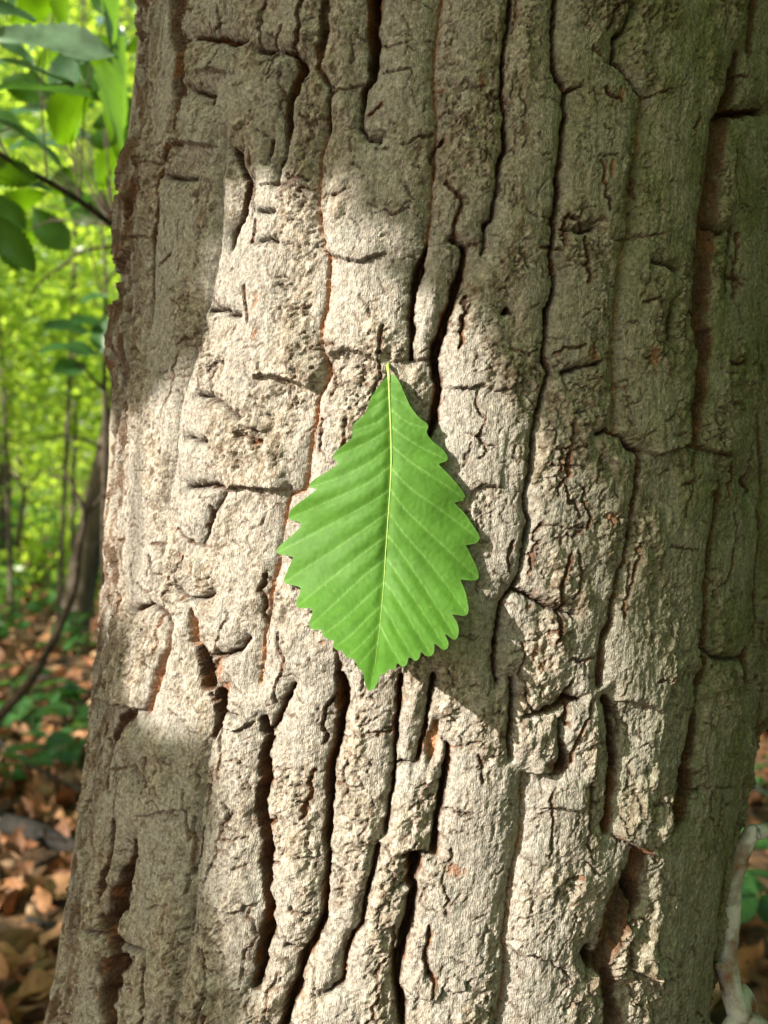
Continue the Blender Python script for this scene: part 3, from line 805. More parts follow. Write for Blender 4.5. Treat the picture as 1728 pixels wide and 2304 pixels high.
# ------------------------------------------------------------------ the leaf on the bark
LZ = 1565 / 580.0
def lp(x, y): return (560 + x / LZ, 780 + y / LZ)
outline = [(850, 168), (880, 170), (905, 200), (930, 250), (955, 310), (985, 370), (1030, 430), (1070, 460), (1090, 485), (1078, 515), (1090, 545), (1120, 580), (1160, 610), (1195, 645), (1207, 680), (1190, 700), (1155, 712), (1165, 730), (1210, 775), (1260, 830), (1300, 880), (1315, 915), (1290, 938), (1250, 945), (1265, 965), (1310, 1010), (1345, 1060), (1375, 1105), (1403, 1160), (1375, 1195), (1320, 1205), (1330, 1230), (1360, 1290), (1385, 1340), (1398, 1395), (1380, 1420), (1320, 1418), (1285, 1415), (1300, 1450), (1320, 1510), (1332, 1570), (1330, 1620), (1300, 1635), (1235, 1625), (1260, 1665), (1275, 1720), (1265, 1770), (1240, 1780), (1205, 1752), (1190, 1750), (1210, 1790), (1208, 1830), (1180, 1842), (1145, 1815), (1125, 1805), (1125, 1850), (1105, 1880), (1070, 1875), (1045, 1852), (1035, 1890), (1010, 1908), (985, 1890), (968, 1890), (960, 1925), (935, 1945), (910, 1925), (897, 1925), (890, 1955), (865, 1962), (850, 1955), (835, 1980), (815, 1988), (800, 1990), (785, 2030), (765, 2070), (740, 2090), (720, 2080), (705, 2040), (697, 1990), (680, 1960), (660, 1945), (650, 1910), (625, 1890), (590, 1885), (570, 1850), (530, 1840), (512, 1815), (515, 1785), (480, 1775), (450, 1755), (440, 1720), (400, 1720), (368, 1700), (370, 1660), (385, 1625), (380, 1590), (330, 1590), (290, 1580), (285, 1550), (300, 1510), (310, 1465), (265, 1450), (215, 1440), (205, 1410), (225, 1370), (260, 1300), (265, 1275), (215, 1268), (165, 1250), (175, 1220), (215, 1180), (290, 1115), (315, 1080), (290, 1060), (245, 1050), (235, 1020), (265, 975), (340, 920), (400, 875), (405, 862), (370, 855), (368, 835), (410, 795), (480, 755), (530, 720), (535, 700), (515, 680), (515, 655), (545, 620), (600, 580), (630, 545), (630, 490), (660, 450), (695, 420), (720, 370), (745, 300), (790, 240), (820, 200), (840, 175)]
rib = [(850, 165), (853, 300), (862, 500), (865, 700), (858, 860), (848, 1000), (838, 1150), (828, 1280), (820, 1420), (805, 1580), (795, 1700), (770, 1900), (740, 2085)]
VEINS = [[(853, 280), (880, 310), (940, 340)], [(855, 370), (930, 440), (1010, 480), (1085, 490)], [(860, 480), (960, 560), (1080, 630), (1200, 685)], [(866, 600), (980, 700), (1130, 800), (1305, 915)], [(864, 735), (980, 860), (1180, 1000), (1395, 1165)],
         [(858, 865), (960, 1000), (1150, 1180), (1390, 1405)], [(850, 1000), (930, 1120), (1120, 1340), (1325, 1620)], [(838, 1145), (910, 1230), (1080, 1480), (1260, 1770)], [(830, 1280), (890, 1360), (1050, 1600), (1200, 1835)], [(822, 1430), (880, 1500), (990, 1680), (1110, 1870)],
         [(808, 1570), (850, 1630), (930, 1770), (1012, 1900)], [(796, 1690), (830, 1760), (880, 1850), (935, 1938)],
         [(853, 240), (820, 260), (780, 290)], [(855, 300), (800, 340), (730, 390)], [(858, 390), (780, 460), (640, 510)], [(862, 490), (760, 560), (640, 620), (520, 670)], [(864, 600), (740, 700), (560, 790), (375, 850)], [(862, 720), (720, 830), (480, 940), (245, 1040)],
         [(856, 870), (700, 970), (420, 1120), (175, 1248)], [(848, 1005), (700, 1110), (430, 1290), (215, 1430)], [(836, 1150), (700, 1250), (470, 1430), (295, 1575)], [(830, 1290), (700, 1390), (520, 1560), (375, 1695)], [(820, 1430), (720, 1520), (570, 1660), (450, 1750)],
         [(806, 1570), (730, 1640), (620, 1750), (520, 1825)], [(796, 1680), (740, 1750), (660, 1830), (600, 1880)], [(780, 1800), (740, 1850), (680, 1920)]]
step = 24
# densify the outline a little with a rounded path
OL = []
for k in range(len(outline)):
    p0, p1, p2, p3 = (np.array(outline[(k + q) % len(outline)], float) for q in (-1, 0, 1, 2))
    for f in (0, .5):
        OL.append(tuple(.5 * ((2 * p1) + (p2 - p0) * f + (2 * p0 - 5 * p1 + 4 * p2 - p3) * f * f + (-p0 + 3 * p1 - 3 * p2 + p3) * f ** 3)))
def inside(poly, x, y):
    c = False; n = len(poly); j = n - 1
    for i in range(n):
        xi, yi = poly[i]; xj, yj = poly[j]
        if (yi > y) != (yj > y) and x < (xj - xi) * (y - yi) / (yj - yi + 1e-12) + xi: c = not c
        j = i
    return c
pts2 = [Vector(p) for p in OL]
edges = [(k, (k + 1) % len(OL)) for k in range(len(OL))]
OA = np.array(OL)
for yy in range(170, 2090, 10):
    for xx in range(160, 1410, 10):
        x = xx + (5 if (yy // 10) % 2 else 0) + random.uniform(-1.5, 1.5); y = yy + random.uniform(-1.5, 1.5)
        if inside(OL, x, y) and np.min((OA[:, 0] - x) ** 2 + (OA[:, 1] - y) ** 2) > 36: pts2.append(Vector((x, y)))
v2, e2, f2, *_ = geometry.delaunay_2d_cdt(pts2, edges, [list(range(len(OL)))], 1, 1e-4)
LV = np.array([tuple(v) for v in v2])
def pl_dist(X, pl):
    pl = np.array(pl, float); best = np.full(len(X), 1e9); par = np.zeros(len(X))
    for k in range(len(pl) - 1):
        a, b = pl[k], pl[k + 1]; e = b - a
        t = np.clip(((X - a) @ e) / (e @ e), 0, 1)
        d = np.linalg.norm(X - a - t[:, None] * e, axis=1)
        m = d < best; best[m] = d[m]; par[m] = (k + t[m]) / (len(pl) - 1)
    return best, par
dv_ = np.full(len(LV), 1e9); pv_ = np.zeros(len(LV))
for v in VEINS:
    d, par = pl_dist(LV, smooth_path([(x, y, 0) for x, y in v], 14)[:, :2])
    m = d < dv_; dv_[m] = d[m]; pv_[m] = par[m]
dr_, pr_ = pl_dist(LV, rib)
# the leaf lies along the bark, held at the stalk in the crack; its tip curls out towards the viewer
lnorm = np.array([-.04, -.99, .10]); lnorm /= np.linalg.norm(lnorm)
def leaf_frame(X):
    """enlarged leaf pixels -> points of the leaf's sheet"""
    X = np.asarray(X, float)
    P = np.array([lp(x, y) for x, y in X])
    d = np.stack([(P[:, 0] - CX) / F, np.ones(len(P)), -(P[:, 1] - HY) / F], -1)
    tt_ = np.clip((X[:, 1] - 165) / 1920.0, 0, 1.02)
    lat_ = (X[:, 0] - np.interp(X[:, 1], [p[1] for p in rib], [p[0] for p in rib])) / 600.0
    lift = .0075 + .0015 * tt_ + .052 * np.clip((tt_ - .56) / .44, 0, 1.05) ** 1.6
    z = CAM_Z + d[:, 2] * .64
    for _ in range(12):
        c = axis_x(z); r = radius(z) + lift
        A = d[:, 0] ** 2 + 1; B = -2 * (d[:, 0] * c + AY); Cc = c * c + AY * AY - r * r
        t = (-B - np.sqrt(np.maximum(B * B - 4 * A * Cc, 0))) / (2 * A)
        z = CAM_Z + d[:, 2] * t
    return np.array([0, 0, CAM_Z]) + d * t[:, None], lnorm
B3, lnorm = leaf_frame(LV)
lat = np.abs(LV[:, 0] - np.interp(LV[:, 1], [p[1] for p in rib], [p[0] for p in rib])) / 600.0
sgn = np.sign(LV[:, 0] - np.interp(LV[:, 1], [p[1] for p in rib], [p[0] for p in rib]))
tt = (LV[:, 1] - 165) / 1920.0
hl = .0009 * (1 - np.exp(-(dv_ / 36.0) ** 2)) * sstep(5, 70, dr_) - .0012 * np.exp(-(dr_ / 26.0) ** 2)
hl += .0045 * lat - .008 * lat ** 2
hl += .0022 * np.sin(LV[:, 1] / 62.0 + (sgn > 0) * 1.3) * lat ** 2
hl += .00035 * fbm(LV[:, 0] / 26, LV[:, 1] / 26, 3, 301) + .0018 * fbm(LV[:, 0] / 300, LV[:, 1] / 300, 2, 302)
L3 = B3 + hl[:, None] * lnorm
lc = np.broadcast_to(np.array([.060, .160, .017]), (len(LV), 3)).copy()
lc *= (1 + .16 * fbm(LV[:, 0] / 160, LV[:, 1] / 160, 3, 311))[:, None]
vw = np.exp(-(dv_ / 4.5) ** 2) * (1 - .5 * pv_)
lc = mixc(lc, (.18, .33, .09), vw * .7)
edge_d = np.full(len(LV), 1e9)
for a in range(len(LV)): edge_d[a] = np.min(np.hypot(OA[:, 0] - LV[a, 0], OA[:, 1] - LV[a, 1]))
lc = mixc(lc, (.11, .23, .055), np.exp(-edge_d / 14) * .5)
spot = sstep(.55, .75, fbm(LV[:, 0] / 30, LV[:, 1] / 30, 2, 321))
lc = mixc(lc, (.28, .36, .09), spot * .4)
base = Vector(B3[0])
hang = empty('oak_leaf', base)
tag(hang, 'single large green scalloped oak leaf hanging by its stalk on the furrowed bark', 'leaf')
lf = [list(f) for f in f2]
lf = np.array([f for f in lf if len(f) == 3], int)
a_, b_, c_ = L3[lf[:, 0]], L3[lf[:, 1]], L3[lf[:, 2]]
flip = (np.cross(b_ - a_, c_ - a_) @ lnorm) < 0
lf[flip] = lf[flip][:, ::-1]
blade = link('blade', np_mesh('blade', L3 - np.array(base), lf, M['oak_leaf'], col=lc), hang)
def leaf_line(pl, lift):
    P = smooth_path([(x, y, 0) for x, y in pl], 26)[:, :2]
    B, _ = leaf_frame(P)
    out = []
    for k in range(len(P)):
        j = np.argmin(np.hypot(LV[:, 0] - P[k, 0], LV[:, 1] - P[k, 1]))
        out.append(B[k] + (hl[j] + lift) * lnorm - np.array(base))
    return out
pts = leaf_line(rib, .0)
tube('midrib', pts, np.interp(np.linspace(0, 1, 26), [0, .3, .65, 1], [.00075, .0005, .00025, .00005]), M['rib'], hang, seg=6)
stalk0 = surf_point(*lp(845, 92), out=-.010)
tube('stalk', [stalk0 - base, surf_point(*lp(846, 118), out=.002) - base, Vector(pts[0]), Vector(pts[1])], [.0013, .0012, .0010, .0008], M['rib'], hang, seg=8, n=9)

# ------------------------------------------------------------------ foliage tools
def leaf_shape(L=1.0, wid=.46, n=34, fold=.12, bend=.15, wave=.02, lobes=11, seed=0, scal=.1):
    """a chestnut-oak leaf along +x, upper side +z: vertices and quads"""
    r_ = np.random.default_rng(seed)
    V = []; ph = r_.uniform(0, 6)
    for i in range(n + 1):
        t = i / n
        w = wid * .5 * (math.sin(math.pi * min(1, t ** 1.15)) ** .8) * (1.1 - .15 * t)
        w *= 1 + scal * math.sin(2 * math.pi * lobes * t) * min(1, 6 * t * (1 - t))
        z0 = -bend * t * t
        for f in (-1, -.5, 0, .5, 1):
            zz_ = z0 + abs(f) * w * fold * 2 + wave * math.sin(9 * t + ph + f * 1.5) * abs(f)
            V.append((t + .02 * abs(f), f * w, zz_))
    Qs = [(i * 5 + k, (i + 1) * 5 + k, (i + 1) * 5 + k + 1, i * 5 + k + 1) for i in range(n) for k in range(4)]
    return np.array(V) * L, np.array(Qs)
def frame_from(axis, nhint):
    a = Vector(axis).normalized(); nh = Vector(nhint)
    n = (nh - a * nh.dot(a)).normalized()
    b = n.cross(a)
    return np.array([a, b, n])
def cloud(centers, axes, normals, sizes, ratio=.5):
    """many small leaves as 4-triangle folded blades"""
    n = len(centers)
    a = axes / np.linalg.norm(axes, axis=1)[:, None]
    nn = normals - (normals * a).sum(1)[:, None] * a; nn /= np.linalg.norm(nn, axis=1)[:, None]
    b = np.cross(nn, a)
    sh = np.array([(-.5, 0, 0), (-.18, .5, .12), (.22, .42, .10), (.5, 0, -.06), (.22, -.42, .10), (-.18, -.5, .12)])
    sh = sh * np.array([1, ratio, .6])
    V = centers[:, None, :] + sizes[:, None, None] * (sh[None, :, 0:1] * a[:, None] + sh[None, :, 1:2] * b[:, None] + sh[None, :, 2:3] * nn[:, None])
    k = np.arange(n)[:, None] * 6
    Q1 = k + np.array([[0, 3, 2, 1]]); Q2 = k + np.array([[0, 5, 4, 3]])
    return V.reshape(-1, 3), np.concatenate([Q1, Q2])
def rand_unit(n, up=0.0):
    v = rng.standard_normal((n, 3)); v[:, 2] += up
    return v / np.linalg.norm(v, axis=1)[:, None]

# ------------------------------------------------------------------ the woods behind: trees with trunk and crown
def woods_tree(x, y, r, hgt, lean, crown, nleaf, label, group=None, size=.085, mat='far_leaf', lo=.8, hi=7.0):
    z0 = float(ground_z(x, y)) - .05
    t = empty('woods_tree', (x, y, z0))
    tag(t, label, 'tree', group)
    pts = [(0, 0, 0), (lean * .3, .02, hgt * .3), (lean * .6, -.03, hgt * .6), (lean, 0, hgt)]
    tr_o = tube('trunk', pts, [r * .75, r * .6, r * .5, r * .3], M['far_bark'], t, seg=10, n=14, wob=.03, seed=int(abs(x * 97 + y * 31)))
    for i in range(7):
        f = rng.uniform(.2, .95); a = rng.uniform(0, 6.28); ln_ = rng.uniform(.5, 1) * crown
        p0 = np.array([lean * f, 0, hgt * f]); p1 = p0 + np.array([math.cos(a) * ln_ * .5, math.sin(a) * ln_ * .5, ln_ * .22]); p2 = p0 + np.array([math.cos(a) * ln_, math.sin(a) * ln_, ln_ * rng.uniform(.1, .5)])
        V, q = tube_arrays(smooth_path([p0, p1, p2], 6), np.linspace(r * .28, r * .06, 6), 5)
        link('limb', py_mesh('limb', V, q, M['far_bark']), t)
    # crown: clumps of leaves spread through the volume
    nleaf = int(nleaf * .8); nc = max(14, nleaf // 90)
    cc = []
    while len(cc) < nc:
        p = rng.uniform(-1, 1, 3)
        if p @ p < 1: cc.append(p)
    cc = np.array(cc) * np.array([crown, crown, (hi - lo) / 2]) + np.array([lean * .6, 0, (hi + lo) / 2])
    wh = rng.integers(0, nc, nleaf)
    ce = cc[wh] + rng.standard_normal((nleaf, 3)) * np.array([.42, .42, .24]) * (.6 + .25 * crown)
    V, q = cloud(ce, rand_unit(nleaf) * np.array([1, 1, .35]), rand_unit(nleaf, .45), size * rng.uniform(.6, 1.35, nleaf), .55)
    link('crown', np_mesh('crown', V, q, M[mat], smooth=False), t)
    return t
SL = 'sunlit green tree with spreading crown in the woods behind'; SG = 'sunlit trees of the wood'
UL = 'leafy young understorey tree with low sunlit branches'; UG = 'understorey trees in the gap'
woods = [(-2.05, 6.4, .022, 5.5, .25, .9, 2200, 'slim young tree with a thin stem beside the furrowed trunk', None, .075, 1.1, 4.6),
         (-2.65, 7.3, .025, 5.0, -.2, 1.0, 3000, UL, UG, .075, 1.0, 4.8), (-3.5, 8.6, .03, 6.0, .2, 1.2, 4200, UL, UG, .08, .8, 5.6), (-2.75, 9.0, .03, 6.0, .1, 1.1, 4200, UL, UG, .08, .9, 6),
         (-3.9, 10.6, .04, 7, .1, 1.5, 5200, UL, UG, .085, .6, 7), (-3.0, 11.6, .04, 7, .1, 1.4, 5000, UL, UG, .085, .6, 7),
         (-4.9, 12.8, .06, 9, -.2, 1.9, 6000, SL, SG, .10, .5, 8), (-3.8, 14.5, .07, 10, .1, 2.0, 6000, SL, SG, .10, .6, 9), (-6.2, 16.8, .10, 11, 0, 2.4, 7000, SL, SG, .11, .4, 10),
         (-5.0, 19.5, .12, 12, .2, 2.6, 7000, SL, SG, .12, .4, 11), (-8.4, 23.5, .15, 13, 0, 3.2, 7000, SL, SG, .14, .4, 12), (-6.4, 25.0, .15, 13, 0, 3.2, 7000, SL, SG, .14, .4, 12),
         (-8.5, 14.5, .10, 10, 0, 2.2, 2600, SL, SG, .12, .7, 9), (-1.2, 17.0, .12, 11, 0, 2.4, 2600, SL, SG, .13, .7, 10), (3.2, 13.0, .11, 10, 0, 2.2, 2600, SL, SG, .12, .7, 9), (6.5, 18.0, .14, 12, 0, 2.8, 3000, SL, SG, .14, .6, 11),
         (3.6, -.8, .10, 8, -.2, 1.9, 5000, 'unseen dense tree added to block the sky right of the big oak', None, .22, .7, 7), (4.6, 3.2, .10, 8, -.2, 1.9, 4000, 'unseen dense tree added to block the sky beyond the lichened stick', None, .22, 1.2, 7),
         (1.6, -4.2, .10, 8, 0, 1.9, 4500, 'unseen dense tree added behind the camera to block sky light', None, .22, .9, 7)]  # the last three trees are unseen, added to block sky light
for (x, y, r, hgt, lean, crown, nl, lb, gp, sz, lo, hi) in woods:
    woods_tree(x, y, r, hgt, lean, crown, nl, lb, gp, sz, lo=lo, hi=hi)
# far-off wood that reads as one mass
n = 20000
yy = rng.uniform(27, 46, n); xx = rng.uniform(-.62, .5, n) * yy; z_ = rng.beta(1.2, 1.5, n) * 20 + .3
V, q = cloud(np.stack([xx, yy, z_], -1), rand_unit(n), rand_unit(n, .8), rng.uniform(.22, .55, n), .6)
tag(link('far_foliage', np_mesh('far_foliage', V, q, M['far_leaf'], smooth=False)), 'mass of bright green leaves of the far-off wood', 'foliage', kind='stuff')

# ------------------------------------------------------------------ unseen leafy boughs on the sun side, added and shaped to dapple the light
POLY = [(580, 350), (628, 430), (675, 548), (700, 572), (765, 600), (790, 520), (830, 430), (905, 405), (930, 540), (985, 520), (1015, 600), (1010, 720), (1060, 800), (1130, 900), (1190, 1000), (1230, 1150), (1270, 1300),
        (1310, 1500), (1360, 1700), (1400, 1900), (1400, 2400), (610, 2400), (590, 2000), (555, 1750), (490, 1570), (410, 1460), (330, 1330), (150, 1290), (130, 1010), (330, 880), (400, 800), (440, 700), (470, 600), (480, 470), (500, 350)]
POLY = [(x * DSP, y * DSP) for x, y in POLY]
SV = np.array(SUN)
def sun_px(P):
    """where the shadow of a point falls on the trunk, in source pixels (None: it misses)"""
    d = -SV
    c = float(axis_x(1.2)); r = float(radius(1.2))
    ox, oy = P[0] - c, P[1] - AY
    A = d[0] ** 2 + d[1] ** 2; B = 2 * (ox * d[0] + oy * d[1]); Cc = ox * ox + oy * oy - r * r
    disc = B * B - 4 * A * Cc
    if disc < 0: return None
    t = (-B - math.sqrt(disc)) / (2 * A)
    h_ = P + d * t
    if h_[1] < .05: return None
    return (CX + F * h_[0] / h_[1], HY - F * (h_[2] - CAM_Z) / h_[1])
HOLES = [(-1.05, 2.93, .34), (-1.0, 3.2, .22), (-1.72, 5.7, .45), (-1.9, 6.1, .4), (-1.62, 5.35, .3), (-2.3, 6.9, .5), (-2.6, 8.0, .6), (-2.2, 7.6, .4), (-3.0, 8.6, .7), (1.6, 4.3, .5), (1.05, 3.0, .25), (-1.95, 5.2, .35), (-1.45, 4.7, .25)]
def ground_hit(P):
    t = P[2] / SV[2]
    return P[0] - SV[0] * t, P[1] - SV[1] * t
def clear_of_light(pts):
    for P in pts:
        s = sun_px(P)
        if s is not None and inside(POLY, *s): return False
        g = ground_hit(P)
        for hx, hy_, hr in HOLES:
            if (g[0] - hx) ** 2 + (g[1] - hy_) ** 2 < hr * hr: return False
    return True
def bough(name, label, group, targets, tlo, thi, size, mat):  # added sun-blocking foliage, cut so its shadow misses the lit areas
    ce, ax, nr, sz = [], [], [], []
    for T in targets:
        t = rng.uniform(tlo, thi)
        c = np.array(T) + SV * t
        a = rng.standard_normal(3); a -= .6 * (a @ SV) * SV; a /= np.linalg.norm(a)
        nn = SV + .55 * rng.standard_normal(3)
        s = size * rng.uniform(.7, 1.25)
        nn = nn - (nn @ a) * a; nn /= np.linalg.norm(nn); b = np.cross(nn, a)
        chk = [c, c + a * s * .5, c - a * s * .5, c + b * s * .27 + a * s * .1, c - b * s * .27 + a * s * .1, c + b * s * .27 - a * s * .2, c - b * s * .27 - a * s * .2]
        if clear_of_light(chk): ce.append(c); ax.append(a); nr.append(nn); sz.append(s)
    if not ce: return
    ce = np.array(ce)
    V, q = cloud(ce, np.array(ax), np.array(nr), np.array(sz), .56)
    base = ce.mean(0)
    t = empty(name, base)
    tag(t, label, 'bough', group)
    link('foliage', np_mesh('foliage', V - base, q, M[mat], smooth=False), t)
    top = ce[np.argmax(ce[:, 2])] - base
    tube('branch', [Vector(top), Vector(top) + Vector((-.1, -.05, .5)), Vector(top) + Vector((-.5, -.2, 1.5))], [.004, .008, .014], M['twig'], t, seg=6, n=8)
    return t, ce, base
def trunk_targets(n, tha, thb, za, zb):
    th_ = rng.uniform(R(tha), R(thb), n); z_ = rng.uniform(za, zb, n)
    return np.stack([axis_x(z_) + radius(z_) * np.sin(th_), AY - radius(z_) * np.cos(th_), z_], -1)
T1 = trunk_targets(1000, -95, 38, 1.18, 1.75)
bough('added_shade_bough', 'unseen leafy bough added on the sunny side to shade the upper trunk', None, T1, 1.7, 2.6, .10, 'near_leaf')
T2 = trunk_targets(420, -95, -10, .60, 1.12)
bough('added_shade_bough', 'unseen leafy bough added low on the sunny side to shade the lower trunk', None, T2, 2.2, 3.2, .11, 'near_leaf')
T3 = trunk_targets(420, -10, 40, 1.0, 1.75)
B3o = bough('added_shade_bough', 'leafy green bough on the sunny side, further from the trunk', None, T3, 2.6, 4.0, .11, 'near_leaf')
# unseen low bough, added to keep sky light off the oak's right side
n = 900
ce = np.stack([rng.uniform(.5, 2.3, n), rng.uniform(-.6, 1.7, n), rng.uniform(2.15, 3.1, n)], -1)
ce = ce[[clear_of_light([p]) for p in ce]]
n = len(ce); b0 = ce.mean(0)
V, q = cloud(ce, rand_unit(n) * np.array([1, 1, .3]), rand_unit(n, 1.2), rng.uniform(.12, .19, n), .55)
t = tag(empty('added_shade_bough', b0), 'dense leafy bough spreading above the dark mossy side of the oak', 'bough')
link('foliage', np_mesh('foliage', V - b0, q, M['near_leaf'], smooth=False), t)
tube('branch', [Vector((.25, AY + .02, 2.3)) - Vector(b0), Vector((.9, .75, 2.6)) - Vector(b0), Vector((1.6, .5, 2.75)) - Vector(b0), Vector((2.2, .3, 2.8)) - Vector(b0)], [.05, .035, .022, .008], M['far_bark'], t, seg=9, n=14)
# unseen canopy, added to dapple the forest floor
n = 13000
gxx = rng.uniform(-5.5, 2.4, n); gyy = rng.uniform(1.2, 10.5, n)
keep = sstep(-.35, .12, fbm(gxx * 1.1, gyy * 1.1, 3, 401)) > rng.random(n) * .9
T4 = np.stack([gxx, gyy, np.zeros(n)], -1)[keep]
bough('added_shade_canopy', 'unseen leafy canopy added on the sunny side to dapple the clearing floor', None, T4, 8, 12, .16, 'far_leaf')
# crown of the big oak and neighbours overhead
n = 9000
a = rng.uniform(0, 6.283, n); r_ = 4.2 * np.sqrt(rng.random(n)); z_ = rng.uniform(3.6, 7.5, n)
ce = np.stack([float(axis_x(4)) + .5 + r_ * np.cos(a), AY + r_ * np.sin(a), z_], -1)
ok = np.array([clear_of_light([p]) for p in ce])
V, q = cloud(ce[ok], rand_unit(ok.sum()) * np.array([1, 1, .3]), rand_unit(ok.sum(), 1.4), rng.uniform(.13, .22, ok.sum()), .55)
link('crown', np_mesh('crown', V - off, q, M['far_leaf'], smooth=False), oak)

# ------------------------------------------------------------------ near oak branch at the left
leaf_meshes = {}
def branch_leaf(parent, pbase, ptip, nhint, wid, mat, seed, off, fold=.15, bend=.06, wave=.03):
    a = Vector(ptip) - Vector(pbase); L = a.length
    V, q = leaf_shape(1, wid, 36, fold, bend, wave, 11, seed, .09)
    Fm = frame_from(a, nhint)
    W_ = (V @ Fm) * L + np.array(pbase) - np.array(off)
    o = link('leaf', np_mesh('leaf', W_, q, M[mat]), parent)
    b = Vector(pbase) - Vector(off)
    return o
br0 = at(106, 408, 1.55); br1 = at(258, 510, 1.75)
root = empty('oak_branch', br1)
tag(root, 'drooping oak branch with broad leaves hanging in front of the bright woods', 'branch')
tube('branch', [at(-60, 300, 1.35) - br1, at(20, 360, 1.42) - br1, br0 - br1, at(180, 452, 1.65) - br1, at(258, 510, 1.75) - br1, at(330, 560, 1.95) - br1], [.003, .0035, .0045, .005, .0055, .006], M['twig'], root, seg=7, n=16)
BL = (-.75, .35, .55); UPN = (-.1, -.25, .95)
near = [  # base px, tip px, depths, normal hint, width, material
    ((-60, 10), (80, 40), 1.30, 1.34, (.2, -.7, .7), .55, 'near_leaf_blue'),
    ((-30, 78), (262, 112), 1.40, 1.46, (-.3, -.82, .45), .42, 'glare_leaf'),
    ((-20, 128), (166, 182), 1.42, 1.50, (-.25, -.55, .8), .30, 'glare_leaf'),
    ((-10, 198), (203, 204), 1.45, 1.55, (-.1, -.3, .95), .45, 'near_leaf_blue'),
    ((-40, 255), (76, 314), 1.40, 1.45, (.2, -.45, .86), .50, 'near_leaf_blue'),
    ((38, 288), (144, 374), 1.45, 1.50, (.35, -.45, .8), .50, 'near_leaf_blue'),
    ((-60, 372), (80, 402), 1.40, 1.45, BL, .55, 'near_leaf'),
    ((58, 418), (128, 428), 1.50, 1.54, (.1, -.6, .7), .60, 'near_leaf_blue'),
    ((150, -60), (140, 76), 1.60, 1.55, BL, .60, 'near_leaf'),
    ((282, -80), (232, 108), 1.75, 1.62, BL, .66, 'near_leaf'),
    ((284, 80), (256, 362), 1.80, 1.66, BL, .62, 'near_leaf'),
    ((206, 190), (118, 318), 1.72, 1.66, (-.5, .55, .6), .62, 'near_leaf'),
    ((290, 330), (205, 425), 1.85, 1.80, (-.4, .4, .7), .6, 'near_leaf'),
    ((-20, 470), (76, 612), 1.40, 1.42, (-.6, .5, .4), .42, 'near_leaf'),
    ((70, 150), (150, 250), 1.9, 1.86, BL, .6, 'near_leaf'),
    ((40, 330), (110, 300), 1.9, 1.86, (.2, -.5, .7), .6, 'near_leaf_blue'),
    ((240, 440), (150, 470), 1.9, 1.86, (.1, .2, .8), .6, 'near_leaf_blue'),
    ((60, 520), (0, 440), 1.8, 1.8, BL, .6, 'near_leaf'),
    ((270, 200), (180, 150), 1.95, 1.95, BL, .6, 'near_leaf'),
    ((100, 60), (180, 140), 1.95, 1.95, (.3, -.5, .7), .6, 'near_leaf_blue'),
]
for k in range(34):
    bx, by = rng.uniform(-20, 280), rng.uniform(-20, 520)
    an = rng.uniform(0, 6.28); dq = rng.uniform(2.0, 2.7)
    back = rng.random() < .6
    near.append(((bx, by), (bx + 135 * math.cos(an), by + 95 * math.sin(an) + 20), dq, dq + rng.uniform(-.04, .04), BL if back else (.2, -.5, .7), rng.uniform(.5, .65), 'near_leaf' if back else 'near_leaf_blue'))
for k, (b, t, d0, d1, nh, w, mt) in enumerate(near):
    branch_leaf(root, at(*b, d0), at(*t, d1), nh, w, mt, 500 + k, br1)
# petioles tie the leaves to the branch
tw_v, tw_q, k0 = [], [], 0
for (b, t, d0, d1, nh, w, mt) in near:
    p = at(*b, d0)
    q0 = min((at(-60, 300, 1.35), at(20, 360, 1.42), br0, at(180, 452, 1.65), br1), key=lambda z: (z - p).length)
    mid = (p + q0) / 2 + Vector((-.03, .02, .02))
    V, q = tube_arrays(smooth_path([q0 - br1, mid - br1, p - br1], 6), np.linspace(.0016, .0009, 6) if d0 < 1.98 else np.linspace(.0008, .0005, 6), 5)
    tw_v.append(V); tw_q += [tuple(np.array(z_) + k0) for z_ in q]; k0 += len(V)
link('twigs', py_mesh('twigs', np.concatenate(tw_v), tw_q, M['twig']), root)

